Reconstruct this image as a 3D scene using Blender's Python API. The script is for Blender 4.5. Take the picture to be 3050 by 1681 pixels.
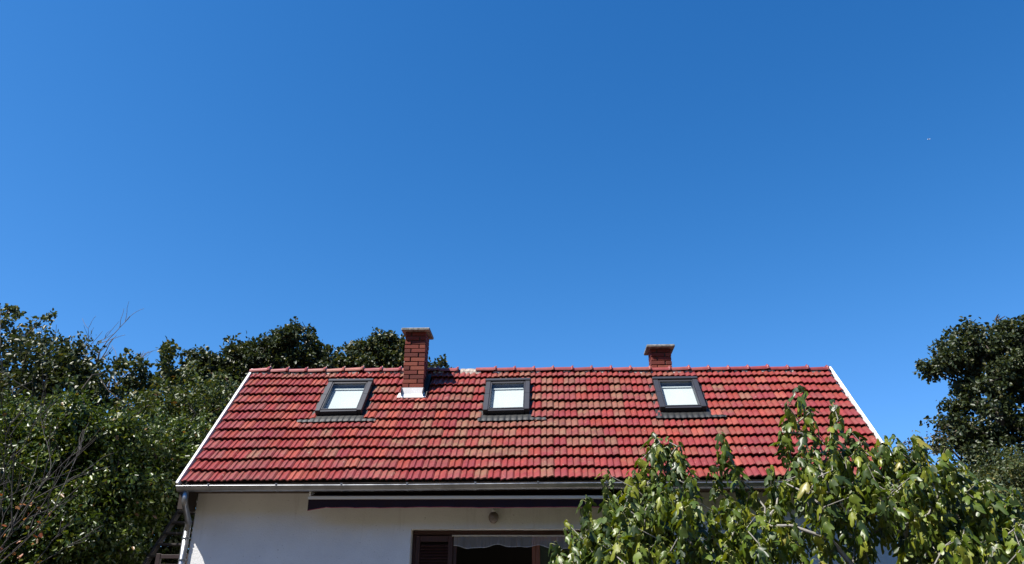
import bpy, math, random
import numpy as np
from mathutils import Vector, Matrix

for o in list(bpy.data.objects):
    bpy.data.objects.remove(o)
scene = bpy.context.scene
COL = scene.collection
R = math.radians

# ------------------------------------------------------------------ camera
cam_data = bpy.data.cameras.new("camera")
cam = bpy.data.objects.new("camera", cam_data)
COL.objects.link(cam)
cam_data.sensor_fit = 'HORIZONTAL'
cam_data.sensor_width = 36.0
cam_data.lens = 36.0 * 2300.0 / 3050.0
cam_data.clip_start = 0.05
cam_data.clip_end = 20000
cam.location = (0.25, -12.17, 1.60)
_p, _y, _r = R(23.86), R(2.88), R(-0.33)
_Rz = Matrix.Rotation(_y, 3, 'Z')
_Rx = Matrix.Rotation(_p, 3, 'X')
_Ry = Matrix.Rotation(_r, 3, 'Y')
_M = _Rz @ _Rx @ _Ry                     # columns: right, forward, up
_B = Matrix((( _M.col[0]), (_M.col[2]), (-_M.col[1]))).transposed()
cam.rotation_euler = _B.to_euler()
scene.camera = cam

# ------------------------------------------------------------------ sky and sun
SUN = Vector((-0.42, -0.30, 0.80)).normalized()
SUN_EL = math.asin(SUN.z)
SUN_AZ = math.atan2(SUN.x, SUN.y)
world = bpy.data.worlds.new("World")
scene.world = world
world.use_nodes = True
wn, wl = world.node_tree.nodes, world.node_tree.links
wn.clear()
sky = wn.new('ShaderNodeTexSky')
sky.sky_type = 'NISHITA'
sky.sun_disc = False
sky.sun_elevation = SUN_EL
sky.sun_rotation = SUN_AZ
sky.altitude = 300
sky.air_density = 1.0
sky.dust_density = 0.1
sky.ozone_density = 3.0
# deep late-summer blue: one tone curve over the whole sky, the same in every direction
SKY = 0.075
sep = wn.new('ShaderNodeSeparateColor')
com = wn.new('ShaderNodeCombineColor')
wl.new(sky.outputs[0], sep.inputs[0])
for i_, (g_, k_) in enumerate(((2.2, 3.2), (1.45, 1.9), (1.0, 1.26))):
    m0 = wn.new('ShaderNodeMath'); m0.operation = 'MULTIPLY'; m0.inputs[1].default_value = 0.15
    m1 = wn.new('ShaderNodeMath'); m1.operation = 'POWER'; m1.inputs[1].default_value = g_
    m2 = wn.new('ShaderNodeMath'); m2.operation = 'MULTIPLY'; m2.inputs[1].default_value = k_ / 0.15
    wl.new(sep.outputs[i_], m0.inputs[0]); wl.new(m0.outputs[0], m1.inputs[0]); wl.new(m1.outputs[0], m2.inputs[0])
    m3 = wn.new('ShaderNodeMath'); m3.operation = 'MULTIPLY_ADD'; m3.inputs[1].default_value = (3.0, 0.9, 0.0)[i_] * 0.15; m3.inputs[2].default_value = 1.0
    m4 = wn.new('ShaderNodeMath'); m4.operation = 'DIVIDE'
    wl.new(m2.outputs[0], m3.inputs[0]); wl.new(m2.outputs[0], m4.inputs[0]); wl.new(m3.outputs[0], m4.inputs[1])
    wl.new(m4.outputs[0], com.inputs[i_])
bg = wn.new('ShaderNodeBackground')
bg.inputs['Strength'].default_value = SKY
wo = wn.new('ShaderNodeOutputWorld')
wl.new(com.outputs[0], bg.inputs['Color'])
wl.new(bg.outputs[0], wo.inputs['Surface'])

sun_data = bpy.data.lights.new("sun", 'SUN')
sun_data.energy = 4.8
sun_data.angle = R(0.53)
sun_data.color = (1.0, 0.95, 0.87)
sun_ob = bpy.data.objects.new("sun", sun_data)
COL.objects.link(sun_ob)
sun_ob.rotation_euler = SUN.to_track_quat('Z', 'Y').to_euler()
sun_ob.location = (-20, -15, 30)

vs = scene.view_settings
vs.view_transform = 'Standard'
vs.look = 'None'
vs.exposure = 1.0
vs.gamma = 1.0
scene.cycles.max_bounces = 6
scene.cycles.transparent_max_bounces = 12
scene.cycles.use_denoising = True

# ------------------------------------------------------------------ helpers
def tag(o, label=None, cat=None, group=None, kind=None):
    if label: o["label"] = label
    if cat: o["category"] = cat
    if group: o["group"] = group
    if kind: o["kind"] = kind
    return o

def empty(name, loc=(0, 0, 0), parent=None):
    o = bpy.data.objects.new(name, None)
    COL.objects.link(o)
    o.location = loc
    o.empty_display_size = 0.2
    if parent: o.parent = parent
    return o

class MB:
    """collects vertices, faces, material slots and vertex colours"""
    def __init__(s):
        s.v, s.f, s.m, s.c = [], [], [], []
    def add(s, verts, faces, mi=0, col=None):
        b = len(s.v)
        s.v += [tuple(x) for x in verts]
        s.f += [tuple(b + i for i in f) for f in faces]
        s.m += [mi] * len(faces)
        s.c += [col or (1, 1, 1, 1)] * len(verts)
        return s
    def box(s, x0, x1, y0, y1, z0, z1, T=None, mi=0, col=None):
        v = [(x0,y0,z0),(x1,y0,z0),(x1,y1,z0),(x0,y1,z0),(x0,y0,z1),(x1,y0,z1),(x1,y1,z1),(x0,y1,z1)]
        if T: v = [T(*p) for p in v]
        s.add(v, [(0,3,2,1),(4,5,6,7),(0,1,5,4),(1,2,6,5),(2,3,7,6),(3,0,4,7)], mi, col)
        return s
    def cbox(s, x0, x1, y0, y1, z0, z1, b=0.006, T=None, mi=0, col=None):
        """box with chamfered edges"""
        xs, ys, zs = (x0, x1), (y0, y1), (z0, z1)
        v, idx = [], {}
        for i in (0, 1):
            for j in (0, 1):
                for k in (0, 1):
                    px, py, pz = xs[i], ys[j], zs[k]
                    dx, dy, dz = (b, -b)[i], (b, -b)[j], (b, -b)[k]
                    idx[(i,j,k)] = len(v)
                    v += [(px, py+dy, pz+dz), (px+dx, py, pz+dz), (px+dx, py+dy, pz)]
        f = []
        def q(a, ax): return idx[a] + ax
        for s_, fl in ((0, False), (1, True)):
            F = [q((s_,0,0),0), q((s_,0,1),0), q((s_,1,1),0), q((s_,1,0),0)]
            f.append(F[::-1] if fl else F)
            F = [q((0,s_,0),1), q((1,s_,0),1), q((1,s_,1),1), q((0,s_,1),1)]
            f.append(F[::-1] if fl else F)
            F = [q((0,0,s_),2), q((0,1,s_),2), q((1,1,s_),2), q((1,0,s_),2)]
            f.append(F[::-1] if fl else F)
        for a in (0, 1):
            for c_ in (0, 1):
                f.append([q((a,c_,0),0), q((a,c_,0),1), q((a,c_,1),1), q((a,c_,1),0)])
                f.append([q((a,0,c_),0), q((a,0,c_),2), q((a,1,c_),2), q((a,1,c_),0)])
                f.append([q((0,a,c_),1), q((0,a,c_),2), q((1,a,c_),2), q((1,a,c_),1)])
        for i in (0, 1):
            for j in (0, 1):
                for k in (0, 1):
                    f.append([q((i,j,k),0), q((i,j,k),1), q((i,j,k),2)])
        if T: v = [T(*p) for p in v]
        s.add(v, f, mi, col)
        return s
    def tube(s, pts, radii, sides=6, mi=0, col=None, caps=True):
        pts = [Vector(p) for p in pts]
        n = len(pts)
        if not hasattr(radii, '__len__'): radii = [radii] * n
        v, f = [], []
        up = Vector((0.31, 0.17, 0.93)).normalized()
        ref = None
        for i, p in enumerate(pts):
            t = (pts[min(i+1, n-1)] - pts[max(i-1, 0)])
            if t.length < 1e-9: t = Vector((0, 0, 1))
            t.normalize()
            if ref is None:
                ref = t.cross(up)
                if ref.length < 0.05: ref = t.cross(Vector((1, 0, 0)))
                ref.normalize()
            else:
                ref = ref - t * ref.dot(t)
                if ref.length < 1e-6: ref = t.orthogonal()
                ref.normalize()
            bt = t.cross(ref)
            for k in range(sides):
                a = 2 * math.pi * k / sides
                v.append(p + (ref * math.cos(a) + bt * math.sin(a)) * radii[i])
        for i in range(n - 1):
            for k in range(sides):
                k2 = (k + 1) % sides
                f.append((i*sides+k, i*sides+k2, (i+1)*sides+k2, (i+1)*sides+k))
        if caps:
            f.append(tuple(range(sides))[::-1])
            f.append(tuple((n-1)*sides + k for k in range(sides)))
        s.add(v, f, mi, col)
        return s
    def mesh(s, name, mats, smooth=False):
        me = bpy.data.meshes.new(name)
        me.from_pydata(s.v, [], s.f)
        for m in (mats if isinstance(mats, (list, tuple)) else [mats]): me.materials.append(m)
        me.polygons.foreach_set("material_index", s.m)
        me.polygons.foreach_set("use_smooth", [smooth] * len(s.f))
        at = me.color_attributes.new("col", 'FLOAT_COLOR', 'POINT')
        at.data.foreach_set("color", np.array(s.c, dtype=np.float32).ravel())
        me.update()
        return me
    def build(s, name, mats, parent=None, smooth=False):
        o = bpy.data.objects.new(name, s.mesh(name, mats, smooth))
        COL.objects.link(o)
        if parent: o.parent = parent
        return o

# ------------------------------------------------------------------ materials
def new_mat(name):
    m = bpy.data.materials.new(name)
    m.use_nodes = True
    nt = m.node_tree
    b = nt.nodes['Principled BSDF']
    return m, nt, nt.nodes, nt.links, b

def pos_noise(nt, scale, detail=4, rough=0.55, stretch=None):
    g = nt.nodes.new('ShaderNodeNewGeometry')
    n = nt.nodes.new('ShaderNodeTexNoise')
    n.inputs['Scale'].default_value = scale
    n.inputs['Detail'].default_value = detail
    n.inputs['Roughness'].default_value = rough
    if stretch:
        mp = nt.nodes.new('ShaderNodeMapping')
        mp.inputs['Scale'].default_value = stretch
        nt.links.new(g.outputs['Position'], mp.inputs['Vector'])
        nt.links.new(mp.outputs[0], n.inputs['Vector'])
    else:
        nt.links.new(g.outputs['Position'], n.inputs['Vector'])
    return n.outputs['Fac']

def ramp(nt, fac, stops):
    r = nt.nodes.new('ShaderNodeValToRGB')
    el = r.color_ramp.elements
    while len(el) < len(stops): el.new(0.5)
    for e, (p, c) in zip(el, stops):
        e.position = p
        e.color = c if len(c) == 4 else (*c, 1)
    nt.links.new(fac, r.inputs[0])
    return r.outputs[0]

def mixc(nt, fac, a, b, mode='MIX'):
    m = nt.nodes.new('ShaderNodeMix')
    m.data_type = 'RGBA'
    m.blend_type = mode
    for sock, val in ((m.inputs[0], fac), (m.inputs[6], a), (m.inputs[7], b)):
        if hasattr(val, 'is_linked') or hasattr(val, 'links'): nt.links.new(val, sock)
        elif isinstance(val, (int, float)): sock.default_value = val
        else: sock.default_value = (*val, 1) if len(val) == 3 else val
    return m.outputs[2]

def add_bump(nt, b, fac, strength=0.3, dist=0.01):
    bp = nt.nodes.new('ShaderNodeBump')
    bp.inputs['Strength'].default_value = strength
    bp.inputs['Distance'].default_value = dist
    nt.links.new(fac, bp.inputs['Height'])
    nt.links.new(bp.outputs[0], b.inputs['Normal'])

def simple(name, col, rough=0.6, metal=0.0, noise=None, amt=0.25, bump=None, spec=0.5):
    m, nt, N, L, b = new_mat(name)
    b.inputs['Roughness'].default_value = rough
    b.inputs['Metallic'].default_value = metal
    b.inputs['Specular IOR Level'].default_value = spec
    if noise:
        f = pos_noise(nt, noise, 5)
        c = ramp(nt, f, [(0.3, tuple(x * (1 - amt) for x in col)), (0.7, tuple(min(1, x * (1 + amt)) for x in col))])
        L.new(c, b.inputs['Base Color'])
    else:
        b.inputs['Base Color'].default_value = (*col, 1)
    if bump:
        add_bump(nt, b, pos_noise(nt, bump[0], 4), bump[1], bump[2])
    return m

def attr_col(nt):
    a = nt.nodes.new('ShaderNodeAttribute')
    a.attribute_name = "col"
    return a

def mat_tile():
    m, nt, N, L, b = new_mat("clay_tile")
    a = attr_col(nt)
    oi = N.new('ShaderNodeObjectInfo')
    n1 = pos_noise(nt, 9.0, 5, 0.6)
    v = ramp(nt, n1, [(0.25, (0.72,)*3), (0.75, (1.2,)*3)])
    c = mixc(nt, 1.0, a.outputs['Color'], v, 'MULTIPLY')
    # old lichen and washed-out clay, strongest where the vertex alpha says the tile is weathered
    n2 = pos_noise(nt, 5.0, 6, 0.65)
    w = ramp(nt, n2, [(0.42, (0,)*3), (0.66, (1,)*3)])
    wm = N.new('ShaderNodeMath'); wm.operation = 'MULTIPLY'
    L.new(w, wm.inputs[0]); L.new(a.outputs['Alpha'], wm.inputs[1])
    c = mixc(nt, wm.outputs[0], c, (0.20, 0.105, 0.062))
    n3 = pos_noise(nt, 16.0, 3, 0.7)
    w3 = ramp(nt, n3, [(0.685, (0,)*3), (0.72, (1,)*3)])
    wm3 = N.new('ShaderNodeMath'); wm3.operation = 'MULTIPLY'
    L.new(w3, wm3.inputs[0]); wm3.inputs[1].default_value = 0.65
    c = mixc(nt, wm3.outputs[0], c, (0.42, 0.34, 0.28))
    n4 = pos_noise(nt, 11.0, 5, 0.7)
    w4 = ramp(nt, n4, [(0.30, (1,)*3), (0.40, (0,)*3)])
    wm4 = N.new('ShaderNodeMath'); wm4.operation = 'MULTIPLY'
    L.new(w4, wm4.inputs[0]); L.new(a.outputs['Alpha'], wm4.inputs[1])
    c = mixc(nt, wm4.outputs[0], c, (0.06, 0.035, 0.025))
    L.new(c, b.inputs['Base Color'])
    b.inputs['Roughness'].default_value = 0.42
    b.inputs['Specular IOR Level'].default_value = 0.45
    add_bump(nt, b, pos_noise(nt, 60, 4), 0.25, 0.004)
    return m

def mat_brick():
    m, nt, N, L, b = new_mat("fired_brick")
    oi = N.new('ShaderNodeObjectInfo')
    base = ramp(nt, oi.outputs['Random'], [(0.0, (0.095, 0.017, 0.011)), (0.35, (0.135, 0.021, 0.013)), (0.7, (0.17, 0.029, 0.016)), (1.0, (0.22, 0.058, 0.032))])
    n = pos_noise(nt, 30, 5, 0.65)
    v = ramp(nt, n, [(0.3, (0.75,)*3), (0.7, (1.2,)*3)])
    c = mixc(nt, 1.0, base, v, 'MULTIPLY')
    L.new(c, b.inputs['Base Color'])
    b.inputs['Roughness'].default_value = 0.85
    add_bump(nt, b, pos_noise(nt, 90, 4), 0.4, 0.004)
    return m

def mat_plaster():
    m, nt, N, L, b = new_mat("white_plaster")
    n = pos_noise(nt, 1.6, 6, 0.6)
    c = ramp(nt, n, [(0.25, (0.72, 0.72, 0.72)), (0.7, (0.84, 0.84, 0.83))])
    n2 = pos_noise(nt, 0.9, 6, 0.7, (3.0, 3.0, 0.35))
    s = ramp(nt, n2, [(0.56, (0,)*3), (0.75, (0.5,)*3)])
    c = mixc(nt, s, c, (0.46, 0.43, 0.39))
    n3 = pos_noise(nt, 34, 3, 0.6)
    s3 = ramp(nt, n3, [(0.27, (1,)*3), (0.31, (0,)*3)])
    c = mixc(nt, s3, c, (0.42, 0.41, 0.40))
    L.new(c, b.inputs['Base Color'])
    b.inputs['Roughness'].default_value = 0.9
    add_bump(nt, b, pos_noise(nt, 45, 5, 0.7), 0.55, 0.012)
    return m

def mat_concrete():
    m, nt, N, L, b = new_mat("weathered_concrete")
    n = pos_noise(nt, 14, 6, 0.7)
    c = ramp(nt, n, [(0.32, (0.05, 0.05, 0.045)), (0.5, (0.18, 0.175, 0.16)), (0.7, (0.36, 0.35, 0.32))])
    L.new(c, b.inputs['Base Color'])
    b.inputs['Roughness'].default_value = 0.9
    add_bump(nt, b, pos_noise(nt, 40, 5), 0.5, 0.01)
    return m

def mat_zinc():
    m, nt, N, L, b = new_mat("zinc_sheet")
    n = pos_noise(nt, 5, 4, 0.6)
    c = ramp(nt, n, [(0.3, (0.22, 0.23, 0.25)), (0.7, (0.38, 0.39, 0.41))])
    L.new(c, b.inputs['Base Color'])
    b.inputs['Metallic'].default_value = 0.85
    r = ramp(nt, n, [(0.3, (0.28,)*3), (0.7, (0.45,)*3)])
    L.new(r, b.inputs['Roughness'])
    return m

def mat_leaf(name, transl=0.3, rough=0.42, spec=0.5):
    m, nt, N, L, b = new_mat(name)
    a = attr_col(nt)
    L.new(a.outputs['Color'], b.inputs['Base Color'])
    b.inputs['Roughness'].default_value = rough
    b.inputs['Specular IOR Level'].default_value = spec
    t = N.new('ShaderNodeBsdfTranslucent')
    tc = mixc(nt, 1.0, a.outputs['Color'], (1.35, 1.25, 0.5, 1), 'MULTIPLY')
    L.new(tc, t.inputs['Color'])
    mx = N.new('ShaderNodeMixShader')
    mx.inputs[0].default_value = transl
    L.new(b.outputs[0], mx.inputs[1]); L.new(t.outputs[0], mx.inputs[2])
    L.new(mx.outputs[0], N['Material Output'].inputs['Surface'])
    return m

def mat_figleaf():
    m, nt, N, L, b = new_mat("fig_leaf")
    a = attr_col(nt)
    oi = N.new('ShaderNodeObjectInfo')
    n = pos_noise(nt, 22, 4, 0.6)
    v = ramp(nt, n, [(0.3, (0.78,)*3), (0.7, (1.2,)*3)])
    c = mixc(nt, 1.0, a.outputs['Color'], v, 'MULTIPLY')
    g = N.new('ShaderNodeNewGeometry')
    c = mixc(nt, g.outputs['Backfacing'], c, mixc(nt, 1.0, c, (1.35, 1.3, 1.6, 1), 'MULTIPLY'))
    L.new(c, b.inputs['Base Color'])
    b.inputs['Roughness'].default_value = 0.43
    b.inputs['Specular IOR Level'].default_value = 0.55
    t = N.new('ShaderNodeBsdfTranslucent')
    L.new(mixc(nt, 1.0, c, (1.7, 1.5, 0.35, 1), 'MULTIPLY'), t.inputs['Color'])
    mx = N.new('ShaderNodeMixShader')
    mx.inputs[0].default_value = 0.22
    L.new(b.outputs[0], mx.inputs[1]); L.new(t.outputs[0], mx.inputs[2])
    L.new(mx.outputs[0], N['Material Output'].inputs['Surface'])
    return m

def mat_glass(name, tint=(0.93, 0.97, 0.97), ior=1.5):
    m, nt, N, L, b = new_mat(name)
    tr = N.new('ShaderNodeBsdfTransparent'); tr.inputs[0].default_value = (*tint, 1)
    gl = N.new('ShaderNodeBsdfGlossy'); gl.inputs['Roughness'].default_value = 0.02
    fr = N.new('ShaderNodeFresnel'); fr.inputs[0].default_value = ior
    mx = N.new('ShaderNodeMixShader')
    L.new(fr.outputs[0], mx.inputs[0]); L.new(tr.outputs[0], mx.inputs[1]); L.new(gl.outputs[0], mx.inputs[2])
    L.new(mx.outputs[0], N['Material Output'].inputs['Surface'])
    return m

def mat_sheer():
    m, nt, N, L, b = new_mat("sheer_net")
    tr = N.new('ShaderNodeBsdfTransparent')
    df = N.new('ShaderNodeBsdfDiffuse'); df.inputs[0].default_value = (0.75, 0.75, 0.78, 1)
    tl = N.new('ShaderNodeBsdfTranslucent'); tl.inputs[0].default_value = (0.7, 0.7, 0.74, 1)
    m1 = N.new('ShaderNodeMixShader'); m1.inputs[0].default_value = 0.4
    L.new(df.outputs[0], m1.inputs[1]); L.new(tl.outputs[0], m1.inputs[2])
    m2 = N.new('ShaderNodeMixShader'); m2.inputs[0].default_value = 0.38
    L.new(tr.outputs[0], m2.inputs[1]); L.new(m1.outputs[0], m2.inputs[2])
    L.new(m2.outputs[0], N['Material Output'].inputs['Surface'])
    return m

def mat_wood(name, c0, c1, rough=0.6, stretch=(2, 30, 30)):
    m, nt, N, L, b = new_mat(name)
    n = pos_noise(nt, 3, 6, 0.65, stretch)
    L.new(ramp(nt, n, [(0.3, c0), (0.7, c1)]), b.inputs['Base Color'])
    b.inputs['Roughness'].default_value = rough
    return m

M_TILE = mat_tile()
M_BRICK = mat_brick()
M_PLASTER = mat_plaster()
M_CONC = mat_concrete()
M_ZINC = mat_zinc()
M_MORTAR = simple("lime_mortar", (0.42, 0.36, 0.31), 0.95, noise=20, amt=0.3, bump=(60, 0.5, 0.01))
M_BMORTAR = simple("brick_mortar", (0.07, 0.045, 0.036), 0.95, noise=30, amt=0.4)
M_WHITEMETAL = simple("white_painted_sheet", (0.80, 0.80, 0.80), 0.4, noise=6, amt=0.08)
M_FRAME = simple("grey_aluminium_cladding", (0.027, 0.027, 0.033), 0.45, noise=3, amt=0.1)
M_FLASH = simple("dark_lead_flashing", (0.013, 0.014, 0.014), 0.55, noise=12, amt=0.25, bump=(25, 0.3, 0.01))
M_BLIND = simple("white_blind_cloth", (0.46, 0.485, 0.49), 0.9, noise=3, amt=0.03)
M_GLASS = mat_glass("roof_window_glass")
M_PANE = mat_glass("door_pane_glass", (0.7, 0.78, 0.8), 1.75)
M_DECK = simple("dark_roof_batten", (0.04, 0.03, 0.025), 0.9)
M_FASCIA = mat_wood("old_fascia_wood", (0.10, 0.065, 0.04), (0.27, 0.19, 0.12), 0.85, (1.2, 20, 20))
M_SOFFIT = mat_wood("brown_soffit_wood", (0.05, 0.03, 0.02), (0.09, 0.055, 0.035), 0.8, (1.2, 20, 20))
M_SHUT = mat_wood("brown_shutter_wood", (0.028, 0.008, 0.006), (0.06, 0.015, 0.010), 0.5, (20, 20, 1.5))
M_DOORW = mat_wood("orange_brown_door_wood", (0.16, 0.045, 0.02), (0.26, 0.08, 0.035), 0.45, (20, 20, 1.5))
M_AWN = simple("plum_awning_cloth", (0.016, 0.004, 0.010), 0.9)
M_TRIM = simple("pink_binding_tape", (0.45, 0.09, 0.12), 0.8)
M_ALU = simple("anodised_bar", (0.80, 0.81, 0.82), 0.45, 0.0)
M_GLOBE = simple("smoked_lamp_glass", (0.20, 0.16, 0.14), 0.3, noise=18, amt=0.25)
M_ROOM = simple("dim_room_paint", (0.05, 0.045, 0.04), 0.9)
M_STAIR = mat_wood("dark_stair_timber", (0.015, 0.012, 0.01), (0.04, 0.03, 0.025), 0.7, (6, 6, 6))
M_REDWOOD = mat_wood("red_brown_timber", (0.014, 0.006, 0.005), (0.024, 0.009, 0.008), 0.6, (20, 20, 1.5))
M_BARK = simple("dark_bark", (0.06, 0.05, 0.04), 0.95, noise=14, amt=0.4, bump=(30, 0.6, 0.02))
M_TWIG = simple("pale_dry_twig", (0.16, 0.14, 0.125), 0.9, noise=14, amt=0.3)
M_FIGBARK = simple("grey_fig_bark", (0.24, 0.225, 0.20), 0.8, noise=16, amt=0.35, bump=(40, 0.4, 0.01))
M_LEAF = mat_leaf("tree_leaf", 0.25, 0.45, 0.4)
M_SHRUBLEAF = mat_leaf("glossy_shrub_leaf", 0.24, 0.40, 0.5)
M_FIG = mat_figleaf()
M_PETIOLE = simple("pale_petiole", (0.30, 0.31, 0.10), 0.5)
M_REDBOX = simple("dark_red_enamel", (0.16, 0.02, 0.018), 0.5)

# ------------------------------------------------------------------ ground
def mat_ground():
    m, nt, N, L, b = new_mat("garden_ground")
    n = pos_noise(nt, 0.8, 6, 0.65)
    c = ramp(nt, n, [(0.35, (0.05, 0.045, 0.028)), (0.5, (0.085, 0.066, 0.044)), (0.7, (0.13, 0.10, 0.07))])
    L.new(c, b.inputs['Base Color'])
    b.inputs['Roughness'].default_value = 0.95
    add_bump(nt, b, pos_noise(nt, 25, 5, 0.7), 0.7, 0.05)
    return m
g = MB()
g.add([(-600, -600, 0), (600, -600, 0), (600, 600, 0), (-600, 600, 0)], [(0, 1, 2, 3)])
tag(g.build("ground", mat_ground()), kind="structure")
# added hill ring to block bright horizon sky: low beyond house, higher behind viewer
hm = MB()
nA, rad = 96, [70, 85, 100, 118, 140, 170]
hr = random.Random(2)
for i in range(nA):
    th_ = 2 * math.pi * i / nA
    back = 0.5 - 0.5 * math.sin(th_)                 # 0 beyond the house, 1 behind the viewer
    e = math.tan(R(5.0 + 20.0 * back ** 1.3)) * 118
    e *= 1 + .10 * math.sin(th_ * 5 + 1) + .06 * math.sin(th_ * 13)
    for j, r_ in enumerate(rad):
        h = e * (0, .35, .72, 1.0, 1.05, 1.02)[j] * (1 + hr.uniform(-.05, .05)) - (.3 if j == 0 else 0)
        hm.v.append((r_ * math.cos(th_), -12 + r_ * math.sin(th_), h)); hm.c.append((1, 1, 1, 1))
n_ = len(rad)
for i in range(nA):
    i2 = (i + 1) % nA
    for j in range(n_ - 1):
        hm.f.append((i*n_+j, i*n_+j+1, i2*n_+j+1, i2*n_+j)); hm.m.append(0)
m_, nt_, N_, L_, b_ = new_mat("added_hill_slope")
L_.new(ramp(nt_, pos_noise(nt_, .25, 6, .7), [(0.35, (0.018, 0.03, 0.012)), (0.65, (0.055, 0.07, 0.025))]), b_.inputs['Base Color'])
b_.inputs['Roughness'].default_value = 1.0
add_bump(nt_, b_, pos_noise(nt_, .5, 6, .7), 1.0, 2.0)
tag(hm.build("sky_block_hills", m_, None, True), kind="structure")

# ------------------------------------------------------------------ house
TH = R(47.28); CT, ST = math.cos(TH), math.sin(TH)
SL = 3.367; ZE = 3.67; HX = 5.65
def P(u, v, n=0.0):
    """roof coordinates (along eave, up the slope, above tile tops) to world; the old roof is a little twisted"""
    z = u / HX * (0.025 - 0.058 * v / SL) + 0.006 * math.sin(u * 1.7 + 0.6) + 0.004 * math.sin(u * 3.9 + v)
    return (u, v * CT - n * ST, ZE + v * ST + n * CT + z)

house = tag(empty("house", (0, 3, 0)), "white plastered house with a red tiled roof and three roof windows", "house")
def hpart(mb, name, mats, parent=None, smooth=False):
    o = mb.build(name, mats, None, smooth)
    o.parent = parent or house
    o.matrix_parent_inverse = Matrix.Translation(-Vector(o.parent.location))   # every part Empty stands at its world place
    return o

WY = 0.45; WXL, WXR = -5.47, 5.47
DX0, DX1, DZ0, DZ1 = -1.955, 1.22, 0.75, 2.955
YB = 4.57 - 0.45
wm = MB()
xs = [WXL, DX0, DX1, WXR]; zs = [0.0, DZ0, DZ1, 4.02]
def quadY(mb, x0, x1, z0, z1, y): mb.add([(x0,y,z0),(x1,y,z0),(x1,y,z1),(x0,y,z1)], [(0,1,2,3)])
nx = 24
for i in range(3):
    for k in range(3):
        if i == 1 and k == 1: continue
        quadY(wm, xs[i], xs[i+1], zs[k], zs[k+1], WY)
# reveals of the opening
wm.add([(DX0,WY,DZ0),(DX0,WY,DZ1),(DX0,WY+.30,DZ1),(DX0,WY+.30,DZ0)], [(0,1,2,3)])
wm.add([(DX1,WY,DZ0),(DX1,WY,DZ1),(DX1,WY+.30,DZ1),(DX1,WY+.30,DZ0)], [(3,2,1,0)])
wm.add([(DX0,WY,DZ1),(DX1,WY,DZ1),(DX1,WY+.30,DZ1),(DX0,WY+.30,DZ1)], [(0,1,2,3)])
wm.add([(DX0,WY,DZ0),(DX1,WY,DZ0),(DX1,WY+.30,DZ0),(DX0,WY+.30,DZ0)], [(3,2,1,0)])
hpart(wm, "front_wall", M_PLASTER)
ZR = ZE + SL * ST - 0.12; YR = SL * CT
for x, nm in ((WXL, "gable_wall"), (WXR, "gable_wall")):
    gm = MB()
    zc = ZE + WY * math.tan(TH) - 0.12
    gm.add([(x, WY, 0), (x, YB, 0), (x, YB, zc), (x, YR, ZR), (x, WY, zc)], [(0,1,2,3,4) if x > 0 else (4,3,2,1,0)])
    hpart(gm, nm, M_PLASTER)
bm_ = MB(); quadY(bm_, WXL, WXR, 0, 4.02, YB); hpart(bm_, "back_wall", M_PLASTER)
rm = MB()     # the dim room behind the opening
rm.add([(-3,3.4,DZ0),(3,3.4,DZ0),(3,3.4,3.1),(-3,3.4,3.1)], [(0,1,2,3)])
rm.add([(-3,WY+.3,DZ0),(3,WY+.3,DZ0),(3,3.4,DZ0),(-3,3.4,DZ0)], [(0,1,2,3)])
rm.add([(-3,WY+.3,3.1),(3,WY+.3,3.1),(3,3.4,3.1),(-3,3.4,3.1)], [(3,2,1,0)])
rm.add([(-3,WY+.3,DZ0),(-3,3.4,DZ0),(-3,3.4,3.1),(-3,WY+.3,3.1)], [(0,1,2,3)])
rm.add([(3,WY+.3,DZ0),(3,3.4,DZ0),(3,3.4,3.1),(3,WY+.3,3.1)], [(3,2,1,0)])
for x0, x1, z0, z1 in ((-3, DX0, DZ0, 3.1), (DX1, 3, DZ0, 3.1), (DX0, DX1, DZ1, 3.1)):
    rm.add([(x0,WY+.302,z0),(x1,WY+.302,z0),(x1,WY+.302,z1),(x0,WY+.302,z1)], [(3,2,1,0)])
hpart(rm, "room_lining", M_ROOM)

# ---- roof with separate tiles
roof = empty("roof", (0, 0, 0)); roof.parent = house
roof.matrix_parent_inverse = Matrix.Translation(-Vector(house.location))
def rpart(mb, name, mats, smooth=False): return hpart(mb, name, mats, roof, smooth)
dk = MB()
nU = 22
for j in range(nU):
    u0, u1 = -5.58 + 11.16 * j / nU, -5.58 + 11.16 * (j + 1) / nU
    dk.add([P(u0,0.04,-.10), P(u1,0.04,-.10), P(u1,SL,-.10), P(u0,SL,-.10)], [(0,1,2,3)])
rpart(dk, "roof_deck", M_DECK)
dk = MB()
dk.add([(-5.6, YR, ZE+SL*ST-.05), (5.6, YR, ZE+SL*ST-.05), (5.6, 2*YR, ZE-.05), (-5.6, 2*YR, ZE-.05)], [(0,1,2,3)], 0, (0.4, 0.06, 0.06, 0.3))
rpart(dk, "rear_slope", M_TILE)

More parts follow.
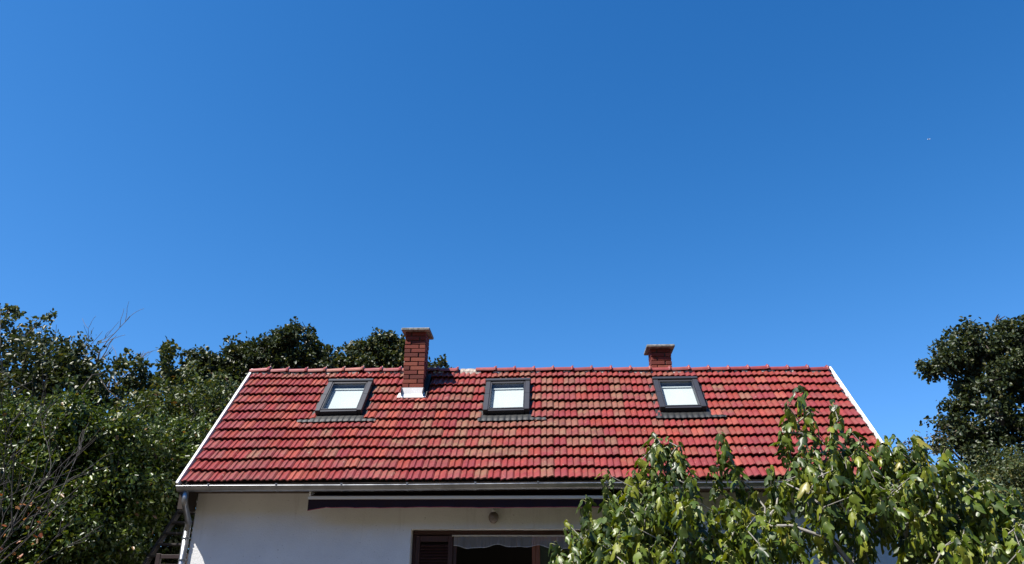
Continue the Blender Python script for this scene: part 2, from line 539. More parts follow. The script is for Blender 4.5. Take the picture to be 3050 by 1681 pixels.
PROF = [(0.00, .010), (0.05, .000), (0.14, .006), (0.28, .022), (0.40, .025), (0.47, .006), (0.53, .002), (0.63, .010), (0.76, .024), (0.90, .027), (0.97, .016), (1.035, .004)]
TW = 11.16 / 53.0; TL = 0.345; ROWH = 0.2806
TPAL = {'red': [(0.204, 0.0250, 0.0235), (0.228, 0.0312, 0.0274), (0.192, 0.0263, 0.0284), (0.216, 0.0325, 0.0216)],
        'crimson': [(0.198, 0.0375, 0.0372), (0.216, 0.0425, 0.0392), (0.180, 0.0325, 0.0304)],
        'orange': [(0.264, 0.046, 0.030), (0.276, 0.056, 0.037)],
        'tan': [(0.200, 0.064, 0.044), (0.210, 0.074, 0.052), (0.188, 0.056, 0.040)],
        'brown': [(0.150, 0.048, 0.034), (0.165, 0.052, 0.040)]}
def tile_geo(mb, place, col, thick=0.024, lift=0.062):
    """place(x along width, l along slope from the lower edge, h) -> world or local point"""
    k = len(PROF)
    v = []
    for l, h0 in ((0.0, lift), (TL, 0.0)):
        for t, h in PROF: v.append(place((t - 0.5) * TW, l, h + h0))
    for t, h in PROF: v.append(place((t - 0.5) * TW, 0.004, h + lift - thick))
    f = [(i, i+1, k+i+1, k+i) for i in range(k-1)] + [(2*k+i, 2*k+i+1, i+1, i) for i in range(k-1)]
    f += [(k-1, 3*k-1, 2*k-1), (0, k, 2*k)]
    mb.add(v, f, 0, col)

rng = random.Random(11)
variants = {}
for kind, cols in TPAL.items():
    for ci, c in enumerate(cols):
        for wv in (0, 1):
            wea = {'red': .10, 'crimson': .25, 'orange': .2, 'tan': .75, 'brown': .9}[kind] + 0.25 * wv
            mb = MB()
            tw = rng.uniform(-.006, .006)
            tile_geo(mb, lambda x, l, h: (x, l, h + tw * x / TW), (*c, min(1, wea)))
            variants.setdefault(kind, []).append((mb.mesh("tile", M_TILE, False), (*c, min(1, wea)), tw))

WIN = [(-3.925, -3.085, 1.775, 2.82), (-0.925, -0.105, 1.785, 2.82), (2.19, 3.0, 1.845, 2.86)]
CH1 = (-2.475, -2.08, 1.632, 2.03)          # x0, x1, y0, y1
def blocked(u, v):
    for (a, b, c, d) in WIN:
        if a - .03 < u < b + .03 and c - .20 < v + 0.14 < d + 0.02: return True
    if CH1[0] - .02 < u < CH1[1] + .02 and CH1[2] - .02 < v * CT + 0.08 < CH1[3] + .06: return True
    return False
def pick(u, row):
    r = rng.random()
    mid = math.exp(-((u - 0.2) / 1.9) ** 2)
    tanp = 0.05 + (0.42 * mid if 2 <= row <= 10 else 0.12 * mid)
    tanp += 0.22 * math.exp(-((u + 3.6) / .8) ** 2) if row in (2, 10) else 0
    if row == 11: tanp += 0.12
    if u > 2.2 and row < 9: tanp *= 0.25
    if row < 2: tanp *= 0.5
    # neighbours tend to weather alike
    tanp *= 0.55 + 0.9 * (math.sin(u * 2.3 + row * 1.7) * .5 + .5)
    if r < tanp * .75: return 'tan'
    if r < tanp: return 'brown'
    if r < tanp + (.30 if u < 1.8 else .14): return 'crimson'
    if r < tanp + (.42 if u < -1.5 else .25 if u < 1.8 else .22): return 'orange'
    return 'red'

slots = []
for row in range(12):
    for i in range(53):
        u = -5.58 + TW * (i + 0.5)
        v = -0.01 + row * ROWH
        if blocked(u, v): continue
        slots.append((row, i, u, v))
# the 300 that show largest are the lower courses left of the fig tree and up to it
def show_rank(s):
    row, i, u, v = s
    hidden = 3.0 if (u > 1.1 and row < 2) or (u > 4.4 and row < 6) else 0.0
    return row + hidden
slots.sort(key=lambda s: (show_rank(s), abs(s[2])))
rest = MB()
for idx, (row, i, u, v) in enumerate(slots):
    me, colr, tw = rng.choice(variants[pick(u, row)])
    du, dv, dn = rng.gauss(0, .0025), rng.gauss(0, .006), abs(rng.gauss(0, .004))
    yaw = rng.gauss(0, R(.7)); roll = rng.gauss(0, R(.5))
    ln = TL if row < 11 else 0.30
    o0 = Vector(P(u + du, v + dv, -.063 + dn))
    ex = (Vector(P(u + .1, v, 0)) - Vector(P(u - .1, v, 0))).normalized()
    ey = (Vector(P(u, v + .15, 0)) - Vector(P(u, v - .15, 0))).normalized()
    ez = ex.cross(ey).normalized(); ey = ez.cross(ex)
    B = Matrix((ex, ey, ez)).transposed() @ Matrix.Rotation(yaw, 3, 'Z') @ Matrix.Rotation(roll, 3, 'Y')
    if idx < 300:
        o = bpy.data.objects.new("tile", me); COL.objects.link(o)
        o.parent = roof
        Mx = B.to_4x4(); Mx.translation = o0
        o.matrix_local = Mx
    else:
        tile_geo(rest, lambda x, l, h: tuple(o0 + B @ Vector((x, l, h + tw * x / TW))), colr)
rt = rpart(rest, "upper_tile_courses", M_TILE); rt["kind"] = "stuff"

# ridge tiles
NR = 30; RW = 11.2 / NR
def ridge_mesh(col, miss=False):
    mb = MB()
    n = 9
    def ring(x, r, z0):
        out = []
        for k in range(n):
            a = math.pi * (k / (n - 1)) * 1.06 - math.pi * 0.03
            out.append((x, -math.cos(a) * r, math.sin(a) * r * .78 + z0))
        return out
    st = [(-RW/2 - .03, .088, 0), (RW/2 - .055, .098, .004), (RW/2 - .045, .112, .008), (RW/2 - .025, .120, .012), (RW/2, .112, .010), (RW/2 + .004, .09, -.004)]
    v = []
    for s_ in st: v += ring(*s_)
    f = []
    for i in range(len(st) - 1):
        for k in range(n - 1):
            f.append((i*n+k, (i+1)*n+k, (i+1)*n+k+1, i*n+k+1))
    f.append(tuple(range(n)))
    # little clip knob on the collar
    mb.add(v, f, 0, col)
    mb.tube([(RW/2 - .02, 0, .085), (RW/2 - .01, 0, .118)], [.022, .010], 6, 0, col)
    return mb.mesh("ridge_tile", M_TILE, False)
rcols = [(0.27,.055,.05,.25), (0.24,.04,.04,.15), (0.28,.07,.055,.4), (0.20,.032,.035,.2), (0.30,.085,.055,.3)]
rmesh = [ridge_mesh(c) for c in rcols]
for i in range(NR):
    u = -5.60 + RW * (i + .5) - 0.02
    p0 = Vector(P(u, SL, 0))
    if abs(u + 1.27) < RW * .5: continue          # one ridge tile is gone, its mortar bed shows
    o = bpy.data.objects.new("ridge_tile", rng.choice(rmesh[:3] + rmesh[1:2] + ([rmesh[4]] if u < -3 else [rmesh[3]])))
    COL.objects.link(o); o.parent = roof
    Mx = Matrix.Rotation(rng.gauss(0, R(.9)), 4, 'Y') @ Matrix.Rotation(rng.gauss(0, R(.8)), 4, 'Z')
    Mx.translation = p0 + Vector((0, 0.0, -.055 + rng.gauss(0, .004)))
    o.matrix_local = Mx
# mortar bedding under the ridge, squeezed out unevenly
mm = MB()
for i in range(150):
    u = -5.55 + 11.1 * rng.random()
    if -2.5 < u < -2.05: continue
    big = (abs(u + 1.27) < RW*.5)
    L_ = rng.uniform(.03, .13); H_ = rng.uniform(.008, .022)
    if rng.random() < (.35 if u > -1 else .1): continue
    v0 = SL - .125 + rng.uniform(-.012, .012)
    pts = []
    n = 6
    ringA = [P(u + L_ * (k/(n-1) - .5), v0 + rng.uniform(-.012, .004), -.018 + rng.uniform(0, .006)) for k in range(n)]
    ringB = [P(u + L_ * (k/(n-1) - .5), v0 + .03, -.018 + H_ * rng.uniform(.7, 1.6)) for k in range(n)]
    ringC = [P(u + L_ * (k/(n-1) - .5), v0 + .09, -.01) for k in range(n)]
    mm.add(ringA + ringB + ringC, [(k, k+1, n+k+1, n+k) for k in range(n-1)] + [(n+k, n+k+1, 2*n+k+1, 2*n+k) for k in range(n-1)])
bed = []
for k in range(9):
    u = -1.27 - .20 + .40 * k / 8
    bed.append([P(u, SL - .13, -.02), P(u, SL - .08, .012 + rng.uniform(-.006, .01)), P(u, SL - .01, .022 + rng.uniform(-.008, .008)), P(u, SL + .06, -.03)])
for k in range(8):
    for j in range(3):
        mm.add([bed[k][j], bed[k+1][j], bed[k+1][j+1], bed[k][j+1]], [(0,1,2,3)])
rpart(mm, "ridge_mortar", simple("pale_ridge_mortar", (0.36, 0.31, 0.27), 0.95, noise=22, amt=0.4, bump=(60, .5, .01)))["kind"] = "stuff"

# white verge trims, in two overlapping lengths each
for sx in (-1, 1):
    seg = [(-.06, 1.18), (1.165, 2.36), (2.345, SL + .03)]
    for k, (v0, v1) in enumerate(seg):
        mb = MB()
        e = .002 * k
        n = 7
        for j in range(n):
            a, b_ = v0 + (v1 - v0) * j / n, v0 + (v1 - v0) * (j + 1) / n
            w1 = .05 + (.006 if (j % 2) else 0)
            for (ua, ub, na, nb) in ((5.61, 5.644 + e, .004 + e, .012 + e), ):
                q = [P(sx*ua, a, na), P(sx*ub, a, nb), P(sx*ub, b_, nb), P(sx*ua, b_, na)]
                mb.add(q if sx > 0 else q[::-1], [(0,1,2,3)])
            q = [P(sx*(5.644+e), a, .012+e), P(sx*(5.644+e), a, -.13), P(sx*(5.644+e), b_, -.13), P(sx*(5.644+e), b_, .012+e)]
            mb.add(q if sx > 0 else q[::-1], [(0,1,2,3)])
            q = [P(sx*5.61, a, .004+e), P(sx*5.61, a, -.07), P(sx*5.61, b_, -.07), P(sx*5.61, b_, .004+e)]
            mb.add(q[::-1] if sx > 0 else q, [(0,1,2,3)])
        mb.add([P(sx*5.60, v0, -.03), P(sx*(5.644+e), v0, -.13), P(sx*(5.644+e), v0, .012+e), P(sx*5.60, v0, .004+e)], [(0,1,2,3)])
        rpart(mb, "verge_trim", M_WHITEMETAL)
    # boarded underside of the verge overhang
    mb = MB()
    mb.add([P(sx*5.40, .0, -.125), P(sx*5.64, .0, -.125), P(sx*5.64, SL, -.125), P(sx*5.40, SL, -.125)], [(0,1,2,3)])
    rpart(mb, "verge_soffit", M_SOFFIT)

# ---- roof windows
NL = lambda u, v, n: P(u, v, n)
for (a, b, c, d) in WIN:
    win = empty("roof_window", (0, 0, 0), house)
    win.matrix_parent_inverse = Matrix.Translation(-Vector(house.location))
    def wp(mb, nm, mat): return hpart(mb, nm, mat, win)
    T = P
    base = -.055
    # outer cladding
    for (x0, x1) in ((a, a + .088), (b - .088, b)):
        mb = MB()
        vm = c + (d - c) * .52
        mb.cbox(x0, x1, c + .012, vm, base, .096, .006, T)
        mb.cbox(x0 + .001, x1 - .001, vm + .001, d - .05, base, .094, .006, T)
        wp(mb, "side_cladding", M_FRAME)
        mb = MB()
        s = 1 if x0 == a else -1
        xi = (a + .09) if s == 1 else (b - .09)
        mb.cbox(min(xi, xi + s*.022), max(xi, xi + s*.022), c + .05, d - .07, base, .084, .004, T)
        wp(mb, "sash_rail", M_FRAME)
    mb = MB(); mb.cbox(a - .012, b + .012, d - .062, d + .01, base, .116, .008, T); wp(mb, "top_hood", M_FRAME)
    mb = MB(); mb.cbox(a + .09, b - .09, c, c + .040, base, .080, .005, T); wp(mb, "bottom_cladding", M_FRAME)
    mb = MB(); mb.cbox(a + .113, b - .113, c + .056, c + .088, base, .084, .005, T); wp(mb, "sash_rail", M_FRAME)
    mb = MB(); mb.cbox(a + .113, b - .113, d - .118, d - .064, base, .084, .005, T); wp(mb, "sash_rail", M_FRAME)
    mb = MB(); mb.add([T(a+.112, c+.088, .066), T(b-.112, c+.088, .066), T(b-.112, d-.118, .066), T(a+.112, d-.118, .066)], [(0,1,2,3)])
    wp(mb, "glass_pane", M_GLASS)
    mb = MB(); mb.add([T(a+.10, c+.05, -.020), T(b-.10, c+.05, -.020), T(b-.10, d-.07, -.020), T(a+.10, d-.07, -.020)], [(0,1,2,3)])
    bl = wp(mb, "blind", M_BLIND)
    mb = MB(); mb.cbox(a + .125, b - .125, d - .21, d - .178, -.015, .006, .004, T); wp(mb, "blind_rail", M_BLIND)
    # side gutters of the flashing and the dressed apron below
    for (x0, x1) in ((a - .075, a - .002), (b + .002, b + .075)):
        mb = MB(); mb.box(x0, x1, c - .16, d - .04, -.06, -.018, T); wp(mb, "side_flashing", M_FLASH)
    mb = MB()
    ex_l, ex_r = (.27, .28) if a < -3 else (.08, .29) if a < 0 else (.10, .30)
    x0, x1 = a - ex_l, b + ex_r
    n = int((x1 - x0) / .0178)
    rows_ = []
    wr = random.Random(int(a * 100))
    lowv = c - .215
    for k in range(n + 1):
        u = x0 + (x1 - x0) * k / n
        t = ((u + 5.58) / TW) % 1.0
        h = .45 * np.interp(t, [q[0] for q in PROF], [q[1] for q in PROF]) + .010
        edge = 0.0 if a - .05 < u < b + .05 else (.055 if a < -3 else .085)
        vt = c + .004 if edge == 0 else lowv + .075
        rows_.append([P(u, lowv + wr.uniform(-.004, .008) - .012 * (h > .015), h * 1.0 + .001),
                      P(u, lowv + .06, h * .8 + .006), P(u, vt - .02 if edge == 0 else lowv + .07, -.004 + h * .2)])
    for k in range(n):
        for j in range(2):
            mb.add([rows_[k][j], rows_[k+1][j], rows_[k+1][j+1], rows_[k][j+1]], [(0,1,2,3)])
    wp(mb, "apron_flashing", M_FLASH)

# ---- chimneys of separate bricks
def chimney(x0, x1, y0, y1, zb, zt, nm, cap_h, flash, seed):
    ch = empty("chimney", ((x0+x1)/2, (y0+y1)/2, zb), None)
    ch.parent = house
    ch.matrix_parent_inverse = Matrix.Translation(-Vector(house.location))
    rr = random.Random(seed)
    core = MB(); core.box(x0+.020, x1-.020, y0+.020, y1-.020, zb, zt - .001)
    hpart(core, "mortar_core", M_BMORTAR, ch)
    CH = .0852; J = .0145
    n = int(round((zt - zb) / CH))
    W = x1 - x0; Dp = y1 - y0
    bw = .115; 
    off = Vector(ch.location)
    for k in range(n):
        z0 = zt - (n - k) * CH + J * .5; z1 = z0 + CH - J
        for side in range(4):
            ln = (W if side % 2 == 0 else Dp) - bw - J
            if k % 2 == 0:
                bx = [(x0, x0+ln, y0, y0+bw), (x1-bw, x1, y0, y0+ln), (x1-ln, x1, y1-bw, y1), (x0, x0+bw, y1-ln, y1)][side]
            else:
                bx = [(x1-ln, x1, y0, y0+bw), (x1-bw, x1, y1-ln, y1), (x0, x0+ln, y1-bw, y1), (x0, x0+bw, y0, y0+ln)][side]
            jx, jy, jz = rr.gauss(0, .0022), rr.gauss(0, .0028), rr.gauss(0, .0015)
            mb = MB()
            cx, cy, cz = (bx[0]+bx[1])/2, (bx[2]+bx[3])/2, (z0+z1)/2
            sh = rr.uniform(.0, .005)
            mb.cbox(bx[0]-cx+sh, bx[1]-cx-sh, bx[2]-cy, bx[3]-cy, z0-cz, z1-cz, rr.uniform(.003, .007))
            me = mb.mesh("brick", M_BRICK)
            o = bpy.data.objects.new("brick", me); COL.objects.link(o); o.parent = ch
            Mx = Matrix.Rotation(rr.gauss(0, R(.6)), 4, 'Z') @ Matrix.Rotation(rr.gauss(0, R(.5)), 4, 'Y')
            Mx.translation = Vector((cx + jx, cy + jy, cz + jz)) - off
            o.matrix_local = Mx
    cap = MB()
    o_ = .075
    nseg = 9
    cap.cbox(x0-o_, x1+o_, y0-o_-.015, y1+o_, zt, zt+cap_h, .012)
    hpart(cap, "cap_slab", M_CONC, ch)
    up = MB(); up.box(x0-.02, x1+.02, y0-.02, y1+.02, zt-.0785, zt-.002)
    if flash:
        fl = MB()
        vb = y0 / CT
        # apron in front, side upstands stepping up the slope
        fl.add([P(x0-.03, vb-.085, .020), P(x1+.02, vb-.085, .020), P(x1+.02, vb+.0, .034), P(x0-.03, vb+.0, .034)], [(0,1,2,3)])
        fl.add([P(x0-.03, vb-.085, -.02), P(x1+.02, vb-.085, -.02), P(x1+.02, vb-.085, .020), P(x0-.03, vb-.085, .020)], [(0,1,2,3)])
        zf = P((x0+x1)/2, vb, .03)[2]
        fl.box(x0-.012, x1+.012, y0-.012, y0-.004, zf - .03, zf + .13)
        hpart(fl, "front_flashing", M_WHITEMETAL, ch)
        fl = MB()
        fl.add([P(x0-.075, vb-.095, .026), P(x0-.008, vb-.095, .028), P(x0-.008, vb+.05, .03), P(x0-.055, vb+.05, .026)], [(0,1,2,3)])
        fl.add([(x0-.013, y0-.01, zf-.05), (x0-.013, y0+.08, zf+.05), (x0-.013, y0+.08, zf+.2), (x0-.013, y0-.01, zf+.12)], [(0,1,2,3)])
        hpart(fl, "corner_flashing", M_WHITEMETAL, ch)
        fl = MB()
        fl.add([P(x1+.008, vb-.095, .028), P(x1+.06, vb-.095, .026), P(x1+.05, vb+.05, .026), P(x1+.008, vb+.05, .03)], [(0,1,2,3)])
        hpart(fl, "corner_flashing", M_WHITEMETAL, ch)
        fl = MB()
        ve = y1 / CT + .12
        fl.add([P(x1+.003, vb-.06, .12), P(x1+.003, vb-.06, -.02), P(x1+.003, ve, -.02), P(x1+.003, ve, .13)], [(0,1,2,3)])
        fl.add([P(x1+.003, vb-.05, .026), P(x1+.07, vb-.05, .03), P(x1+.07, ve, .03), P(x1+.003, ve, .026)], [(0,1,2,3)])
        hpart(fl, "side_flashing", M_FLASH, ch)
        fl = MB()
        fl.add([P(x0-.003, vb-.05, .12), P(x0-.003, vb-.05, -.02), P(x0-.003, ve, -.02), P(x0-.003, ve, .13)], [(3,2,1,0)])
        hpart(fl, "side_flashing", M_FLASH, ch)
    return ch
chimney(CH1[0], CH1[1], CH1[2], CH1[3], 5.36, 6.70, "chimney", .055, True, 3)
chimney(2.255, 2.655, 2.42, 2.80, 5.75, 6.585, "chimney", .055, False, 8)

# ---- eave: fascia, soffit, gutter, downpipe
fb = MB()
segs = [-5.60, -4.1, -2.45, -0.6, 1.2, 3.3, 5.60]
fr = random.Random(5)
for k in range(6):
    fb = MB()
    x0, x1 = segs[k] + .003, segs[k+1] - .003
    zt = lambda x: P(x, 0, 0)[2] - .050
    fb.add([(x0, .035, 3.50), (x1, .035, 3.50), (x1, .035, zt(x1)), (x0, .035, zt(x0)),
            (x0, .060, 3.50), (x1, .060, 3.50), (x1, .060, zt(x1)), (x0, .060, zt(x0))],
           [(0,1,2,3), (5,4,7,6), (3,2,6,7), (1,0,4,5)])
    hpart(fb, "fascia_board", M_FASCIA)
for k in range(3):
    sb = MB(); sb.box(-5.645, 5.645, .062 + k*.13, .062 + (k+1)*.13 - .004, 3.505 + .001*k, 3.52 + .001*k)
    hpart(sb, "soffit_board", M_SOFFIT)
GR = .078
def gz(x): return 3.552 + .0045 * x + .006 * math.sin(x * 1.1 + 1.0) * .6
gut = empty("gutter", (0, 0, 0)); gut.parent = house; gut.matrix_parent_inverse = Matrix.Translation(-Vector(house.location))
gm = MB()
n = 48; k = 11
rings = []
for i in range(n + 1):
    x = -5.57 + (5.60 + 5.57) * i / n
    ring = []
    for j in range(k):
        a = math.pi * j / (k - 1)
        ring.append((x, -.075 - math.cos(a) * GR, gz(x) - math.sin(a) * GR))
    # rolled bead on the front lip
    for j in range(1, 6):
        a = math.pi * 2 * j / 6
        ring.insert(0, (x, -.075 - GR - .010 + .010 * math.cos(a), gz(x) + .010 * math.sin(a)))
    rings.append(ring)
K = len(rings[0])
v = [p for r_ in rings for p in r_]
gm.add(v, [(i*K+j, (i+1)*K+j, (i+1)*K+j+1, i*K+j+1) for i in range(n) for j in range(K-1)])
for e in (0, n):
    gm.add(rings[e][5:], [tuple(range(k))])
hpart(gm, "trough", M_ZINC, gut, True)
for x in (-5.06, -3.99, -2.97, -1.95, -0.90, 0.06, 1.10, 2.15, 3.21, 4.25, 5.2):
    mb = MB()
    pr = []
    for j in range(9):
        a = math.pi * j / 8
        pr.append((-.075 - math.cos(a) * (GR + .006), gz(x) - math.sin(a) * (GR + .006)))
    pr = [(-.075 - GR - .022, gz(x) + .012)] + pr + [(.03, gz(x) + .03)]
    pr = [(-.075 - GR + .01, gz(x) + .032), (-.075 - GR - .022, gz(x) + .034)] + pr
    hw = .014
    vv = [(x - hw, y, z) for y, z in pr] + [(x + hw, y, z) for y, z in pr]
    m_ = len(pr)
    mb.add(vv, [(j, m_ + j, m_ + j + 1, j + 1) for j in range(m_ - 1)])
    hpart(mb, "gutter_bracket", M_ZINC, gut)
for x in (-4.55, -2.5, 0.6, 2.7):     # soldered sleeve joints
    mb = MB(); vv = []
    for xx in (x - .022, x + .022):
        for j in range(11):
            a = math.pi * j / 10
            vv.append((xx, -.075 - math.cos(a) * (GR + .003), gz(x) - math.sin(a) * (GR + .003)))
    mb.add(vv, [(j, 11 + j, 12 + j, j + 1) for j in range(10)])
    hpart(mb, "joint_sleeve", M_ZINC, gut)

dp = empty("downpipe", (-5.55, .42, 0)); dp.parent = house; dp.matrix_parent_inverse = Matrix.Translation(-Vector(house.location))
def arc_pts(pts, n=6):
    """round a polyline with short fillets"""
    out = [Vector(pts[0])]
    for i in range(1, len(pts) - 1):
        p, q, r_ = Vector(pts[i-1]), Vector(pts[i]), Vector(pts[i+1])
        a = q + (p - q).normalized() * .05; b = q + (r_ - q).normalized() * .05
        for t in range(n + 1):
            t /= n
            out.append((1-t)**2 * a + 2*t*(1-t) * q + t*t * b)
    out.append(Vector(pts[-1]))
    return out
mb = MB(); mb.tube(arc_pts([(-5.44, -.075, 3.485), (-5.43, -.075, 3.29), (-5.53, .39, 3.05), (-5.545, .42, 2.90)]), .046, 16)
hpart(mb, "swan_neck", M_ZINC, dp, True)
mb = MB(); mb.tube([(-5.545, .42, 2.97), (-5.547, .42, 2.0), (-5.55, .42, 0.0)], .050, 16)
hpart(mb, "pipe", M_ZINC, dp, True)
for z in (2.80, 2.475):
    mb = MB(); mb.tube([(-5.546, .42, z), (-5.546, .42, z + .02)], .056, 16)
    mb.box(-5.50, -5.465, .40, .448, z + .002, z + .018)
    hpart(mb, "pipe_clip", M_ZINC, dp)
mb = MB()
mb.box(-5.60, -5.475, .066, .44, 3.215, 3.503)
hpart(mb, "eave_end_box", M_DECK)
mb = MB(); mb.tube([(-5.62, .50, 3.385), (-5.46, .50, 3.385)], .010, 8)
hpart(mb, "wall_rod", M_WHITEMETAL)

# ---- terrace opening: frame, louvred shutter, glazed sash
op = empty("terrace_door", (-.37, .62, DZ0)); op.parent = house; op.matrix_parent_inverse = Matrix.Translation(-Vector(house.location))
def dpart(nm, mat, *boxes):
    mb = MB()
    for bx in boxes: mb.cbox(*bx, b=.004)
    return hpart(mb, nm, mat, op)
dpart("head_rail", M_SHUT, (DX0 + .004, DX1 - .004, .63, .70, 2.885, 2.952))
dpart("jamb", M_SHUT, (DX0 + .004, DX0 + .055, .63, .70, DZ0 + .003, 2.884))
dpart("jamb", M_DOORW, (DX1 - .075, DX1 - .004, .60, .70, DZ0 + .003, 2.884))
dpart("mullion", M_SHUT, (-1.30, -1.245, .63, .70, DZ0 + .003, 2.884))
dpart("mullion", M_DOORW, (-.055, .000, .63, .70, DZ0 + .003, 2.884))
dpart("sash_stile", M_DOORW, (.003, .070, .635, .695, DZ0 + .01, 2.86))
dpart("sash_stile", M_DOORW, (1.07, 1.142, .635, .695, DZ0 + .01, 2.86))
dpart("sash_rail", M_DOORW, (.072, 1.068, .635, .695, 2.80, 2.86))
dpart("sash_rail", M_DOORW, (.072, 1.068, .635, .695, DZ0 + .01, DZ0 + .12))
mb = MB(); mb.box(.072, 1.068, .660, .668, DZ0 + .12, 2.80); hpart(mb, "glass_pane", M_PANE, op)
sx0, sx1 = DX0 + .060, -1.305
dpart("shutter_stile", M_SHUT, (sx0, sx0 + .07, .60, .645, DZ0 + .01, 2.87))
dpart("shutter_stile", M_SHUT, (sx1 - .075, sx1, .60, .645, DZ0 + .01, 2.87))
dpart("shutter_rail", M_SHUT, (sx0 + .072, sx1 - .077, .602, .643, 2.78, 2.868))
dpart("shutter_rail", M_SHUT, (sx0 + .072, sx1 - .077, .602, .643, DZ0 + .012, DZ0 + .12))
for i in range(42):
    z = DZ0 + .15 + i * .0455
    if z > 2.765: break
    mb = MB()
    T = lambda x, y, zz, z=z: (x, .622 + (y * math.cos(.85) - zz * math.sin(.85)), z + (y * math.sin(.85) + zz * math.cos(.85)))
    mb.box(sx0 + .073, sx1 - .078, -.022, .022, -.004, .004, T)
    hpart(mb, "louvre_slat", M_SHUT, op)

# ---- gathered sheer valance in the opening
cur = tag(empty("curtain", (-.4, .585, 2.69)), "sheer white gathered valance across the top of the open doorway", "curtain")
mb = MB()
n = 150; cr = random.Random(4)
x0, x1 = -1.29, 1.0
folds = [cr.uniform(-1, 1) for _ in range(40)]
def fold(x):
    t = (x - x0) / .155
    return .020 * math.sin(2 * math.pi * t) * (0.6 + .5 * math.sin(t * 1.3)) + .006 * math.sin(2 * math.pi * t * 2.7 + 1)
def hem(x):
    t = (x - x0) / (x1 - x0)
    return 2.705 + .018 * math.sin(x * 9.5 + 1.1) + .010 * math.sin(x * 19 + .4) - .012 * math.sin(x * 4)
v = []
for i in range(n + 1):
    x = x0 + (x1 - x0) * i / n
    for j in range(6):
        t = j / 5
        z = 2.862 + (hem(x) - 2.862) * t
        v.append((x, .585 + fold(x) * (.35 + .65 * t), z))
mb.add(v, [(i*6+j, i*6+j+1, (i+1)*6+j+1, (i+1)*6+j) for i in range(n) for j in range(5)])
o = mb.build("net_cloth", mat_sheer(), None, True); o.parent = cur; o.matrix_parent_inverse = Matrix.Translation(-cur.location)
mb = MB(); mb.tube([(x0 + (x1-x0)*i/n, .584 + fold(x0 + (x1-x0)*i/n), hem(x0 + (x1-x0)*i/n)) for i in range(n+1)], .0042, 5)
o = mb.build("hem", simple("white_hem", (.6, .6, .62), .9)); o.parent = cur; o.matrix_parent_inverse = Matrix.Translation(-cur.location)
mb = MB(); mb.tube([(x0 - .03, .592, 2.868), (x1 + .2, .592, 2.868)], .011, 8)
o = mb.build("rod", simple("cream_rod", (.55, .53, .48), .5)); o.parent = cur; o.matrix_parent_inverse = Matrix.Translation(-cur.location)

# ---- awning, rolled in
aw = tag(empty("awning", (-1.0, .25, 3.4)), "retracted dark plum awning with grey front bar under the eave", "awning")
def apart(mb, nm, mat, smooth=False):
    o = mb.build(nm, mat, None, smooth); o.parent = aw; o.matrix_parent_inverse = Matrix.Translation(-aw.location); return o
ax0, ax1 = -3.535, 1.55
mb = MB(); mb.cbox(ax0, ax1, .03, .085, 3.355, 3.405, .008); apart(mb, "front_bar", M_ALU)
mb = MB(); mb.add([(ax0+.03, .06, 3.407), (ax1-.03, .06, 3.407), (ax1-.03, .34, 3.50), (ax0+.03, .34, 3.50)], [(0,1,2,3)]); apart(mb, "cloth", M_AWN)
mb = MB(); mb.tube([(ax0+.03, .385, 3.44), (ax1-.03, .385, 3.44)], .052, 14); apart(mb, "cloth_roll", M_AWN, True)
for x in (ax0 + .012, ax1 - .012):
    mb = MB(); mb.cbox(x - .012, x + .012, .09, .445, 3.41, 3.49, .005); apart(mb, "end_bracket", M_ALU)
mb = MB(); mt = MB()
n = 260
def vz(x):
    if x < ax0 + .30: 
        t = (x - ax0) / .30
        return 3.178 + .052 * t ** .6
    return 3.228 + .007 * abs(math.sin((x - ax0) * 8.2)) + .004 * math.sin(x * 3.1)
def vy(x, t): return .045 + .012 * t * math.sin((x - ax0) * 16.0) + .006 * t * math.sin(x * 5)
v = []
for i in range(n + 1):
    x = ax0 + .012 + (ax1 - ax0 - .024) * i / n
    for j in range(4):
        t = j / 3
        v.append((x, vy(x, t), 3.353 + (vz(x) - 3.353) * t))
mb.add(v, [(i*4+j, i*4+j+1, (i+1)*4+j+1, (i+1)*4+j) for i in range(n) for j in range(3)])
apart(mb, "valance", M_AWN, True)
mt.tube([(ax0 + .012 + (ax1-ax0-.024)*i/n, vy(ax0 + .012 + (ax1-ax0-.024)*i/n, 1), vz(ax0 + .012 + (ax1-ax0-.024)*i/n) - .002) for i in range(n+1)], .0055, 5)
apart(mt, "binding", M_TRIM)

# ---- wall lamp
lp = tag(empty("wall_lamp", (-.648, .45, 3.11)), "round smoked glass globe lamp hanging on the wall above the doorway", "lamp")
def lpart(mb, nm, mat, smooth=True):
    o = mb.build(nm, mat, None, smooth); o.parent = lp; o.matrix_parent_inverse = Matrix.Translation(-lp.location); return o
mb = MB()
v, f = [], []
for i in range(13):
    a = math.pi * i / 12
    r_ = .080 * math.sin(a) * (1 + .06 * math.cos(a)); z = 3.115 + .092 * math.cos(a)
    for j in range(20):
        t = 2 * math.pi * j / 20
        v.append((-.648 + r_ * math.cos(t), .345 + r_ * math.sin(t), z))
for i in range(12):
    for j in range(20):
        f.append((i*20+j, (i+1)*20+j, (i+1)*20+(j+1) % 20, i*20+(j+1) % 20))
mb.add(v, f); lpart(mb, "globe", M_GLOBE)
mb = MB(); mb.tube([(-.648, .345, 3.195), (-.648, .345, 3.245)], [.036, .030], 14); lpart(mb, "holder", M_ALU)
mb = MB(); mb.tube([(-.648, .345, 3.24), (-.648, .36, 3.285), (-.648, .445, 3.29)], .009, 8); mb.tube([(-.648, .430, 3.29), (-.648, .449, 3.29)], .04, 14); lpart(mb, "arm", M_ALU)

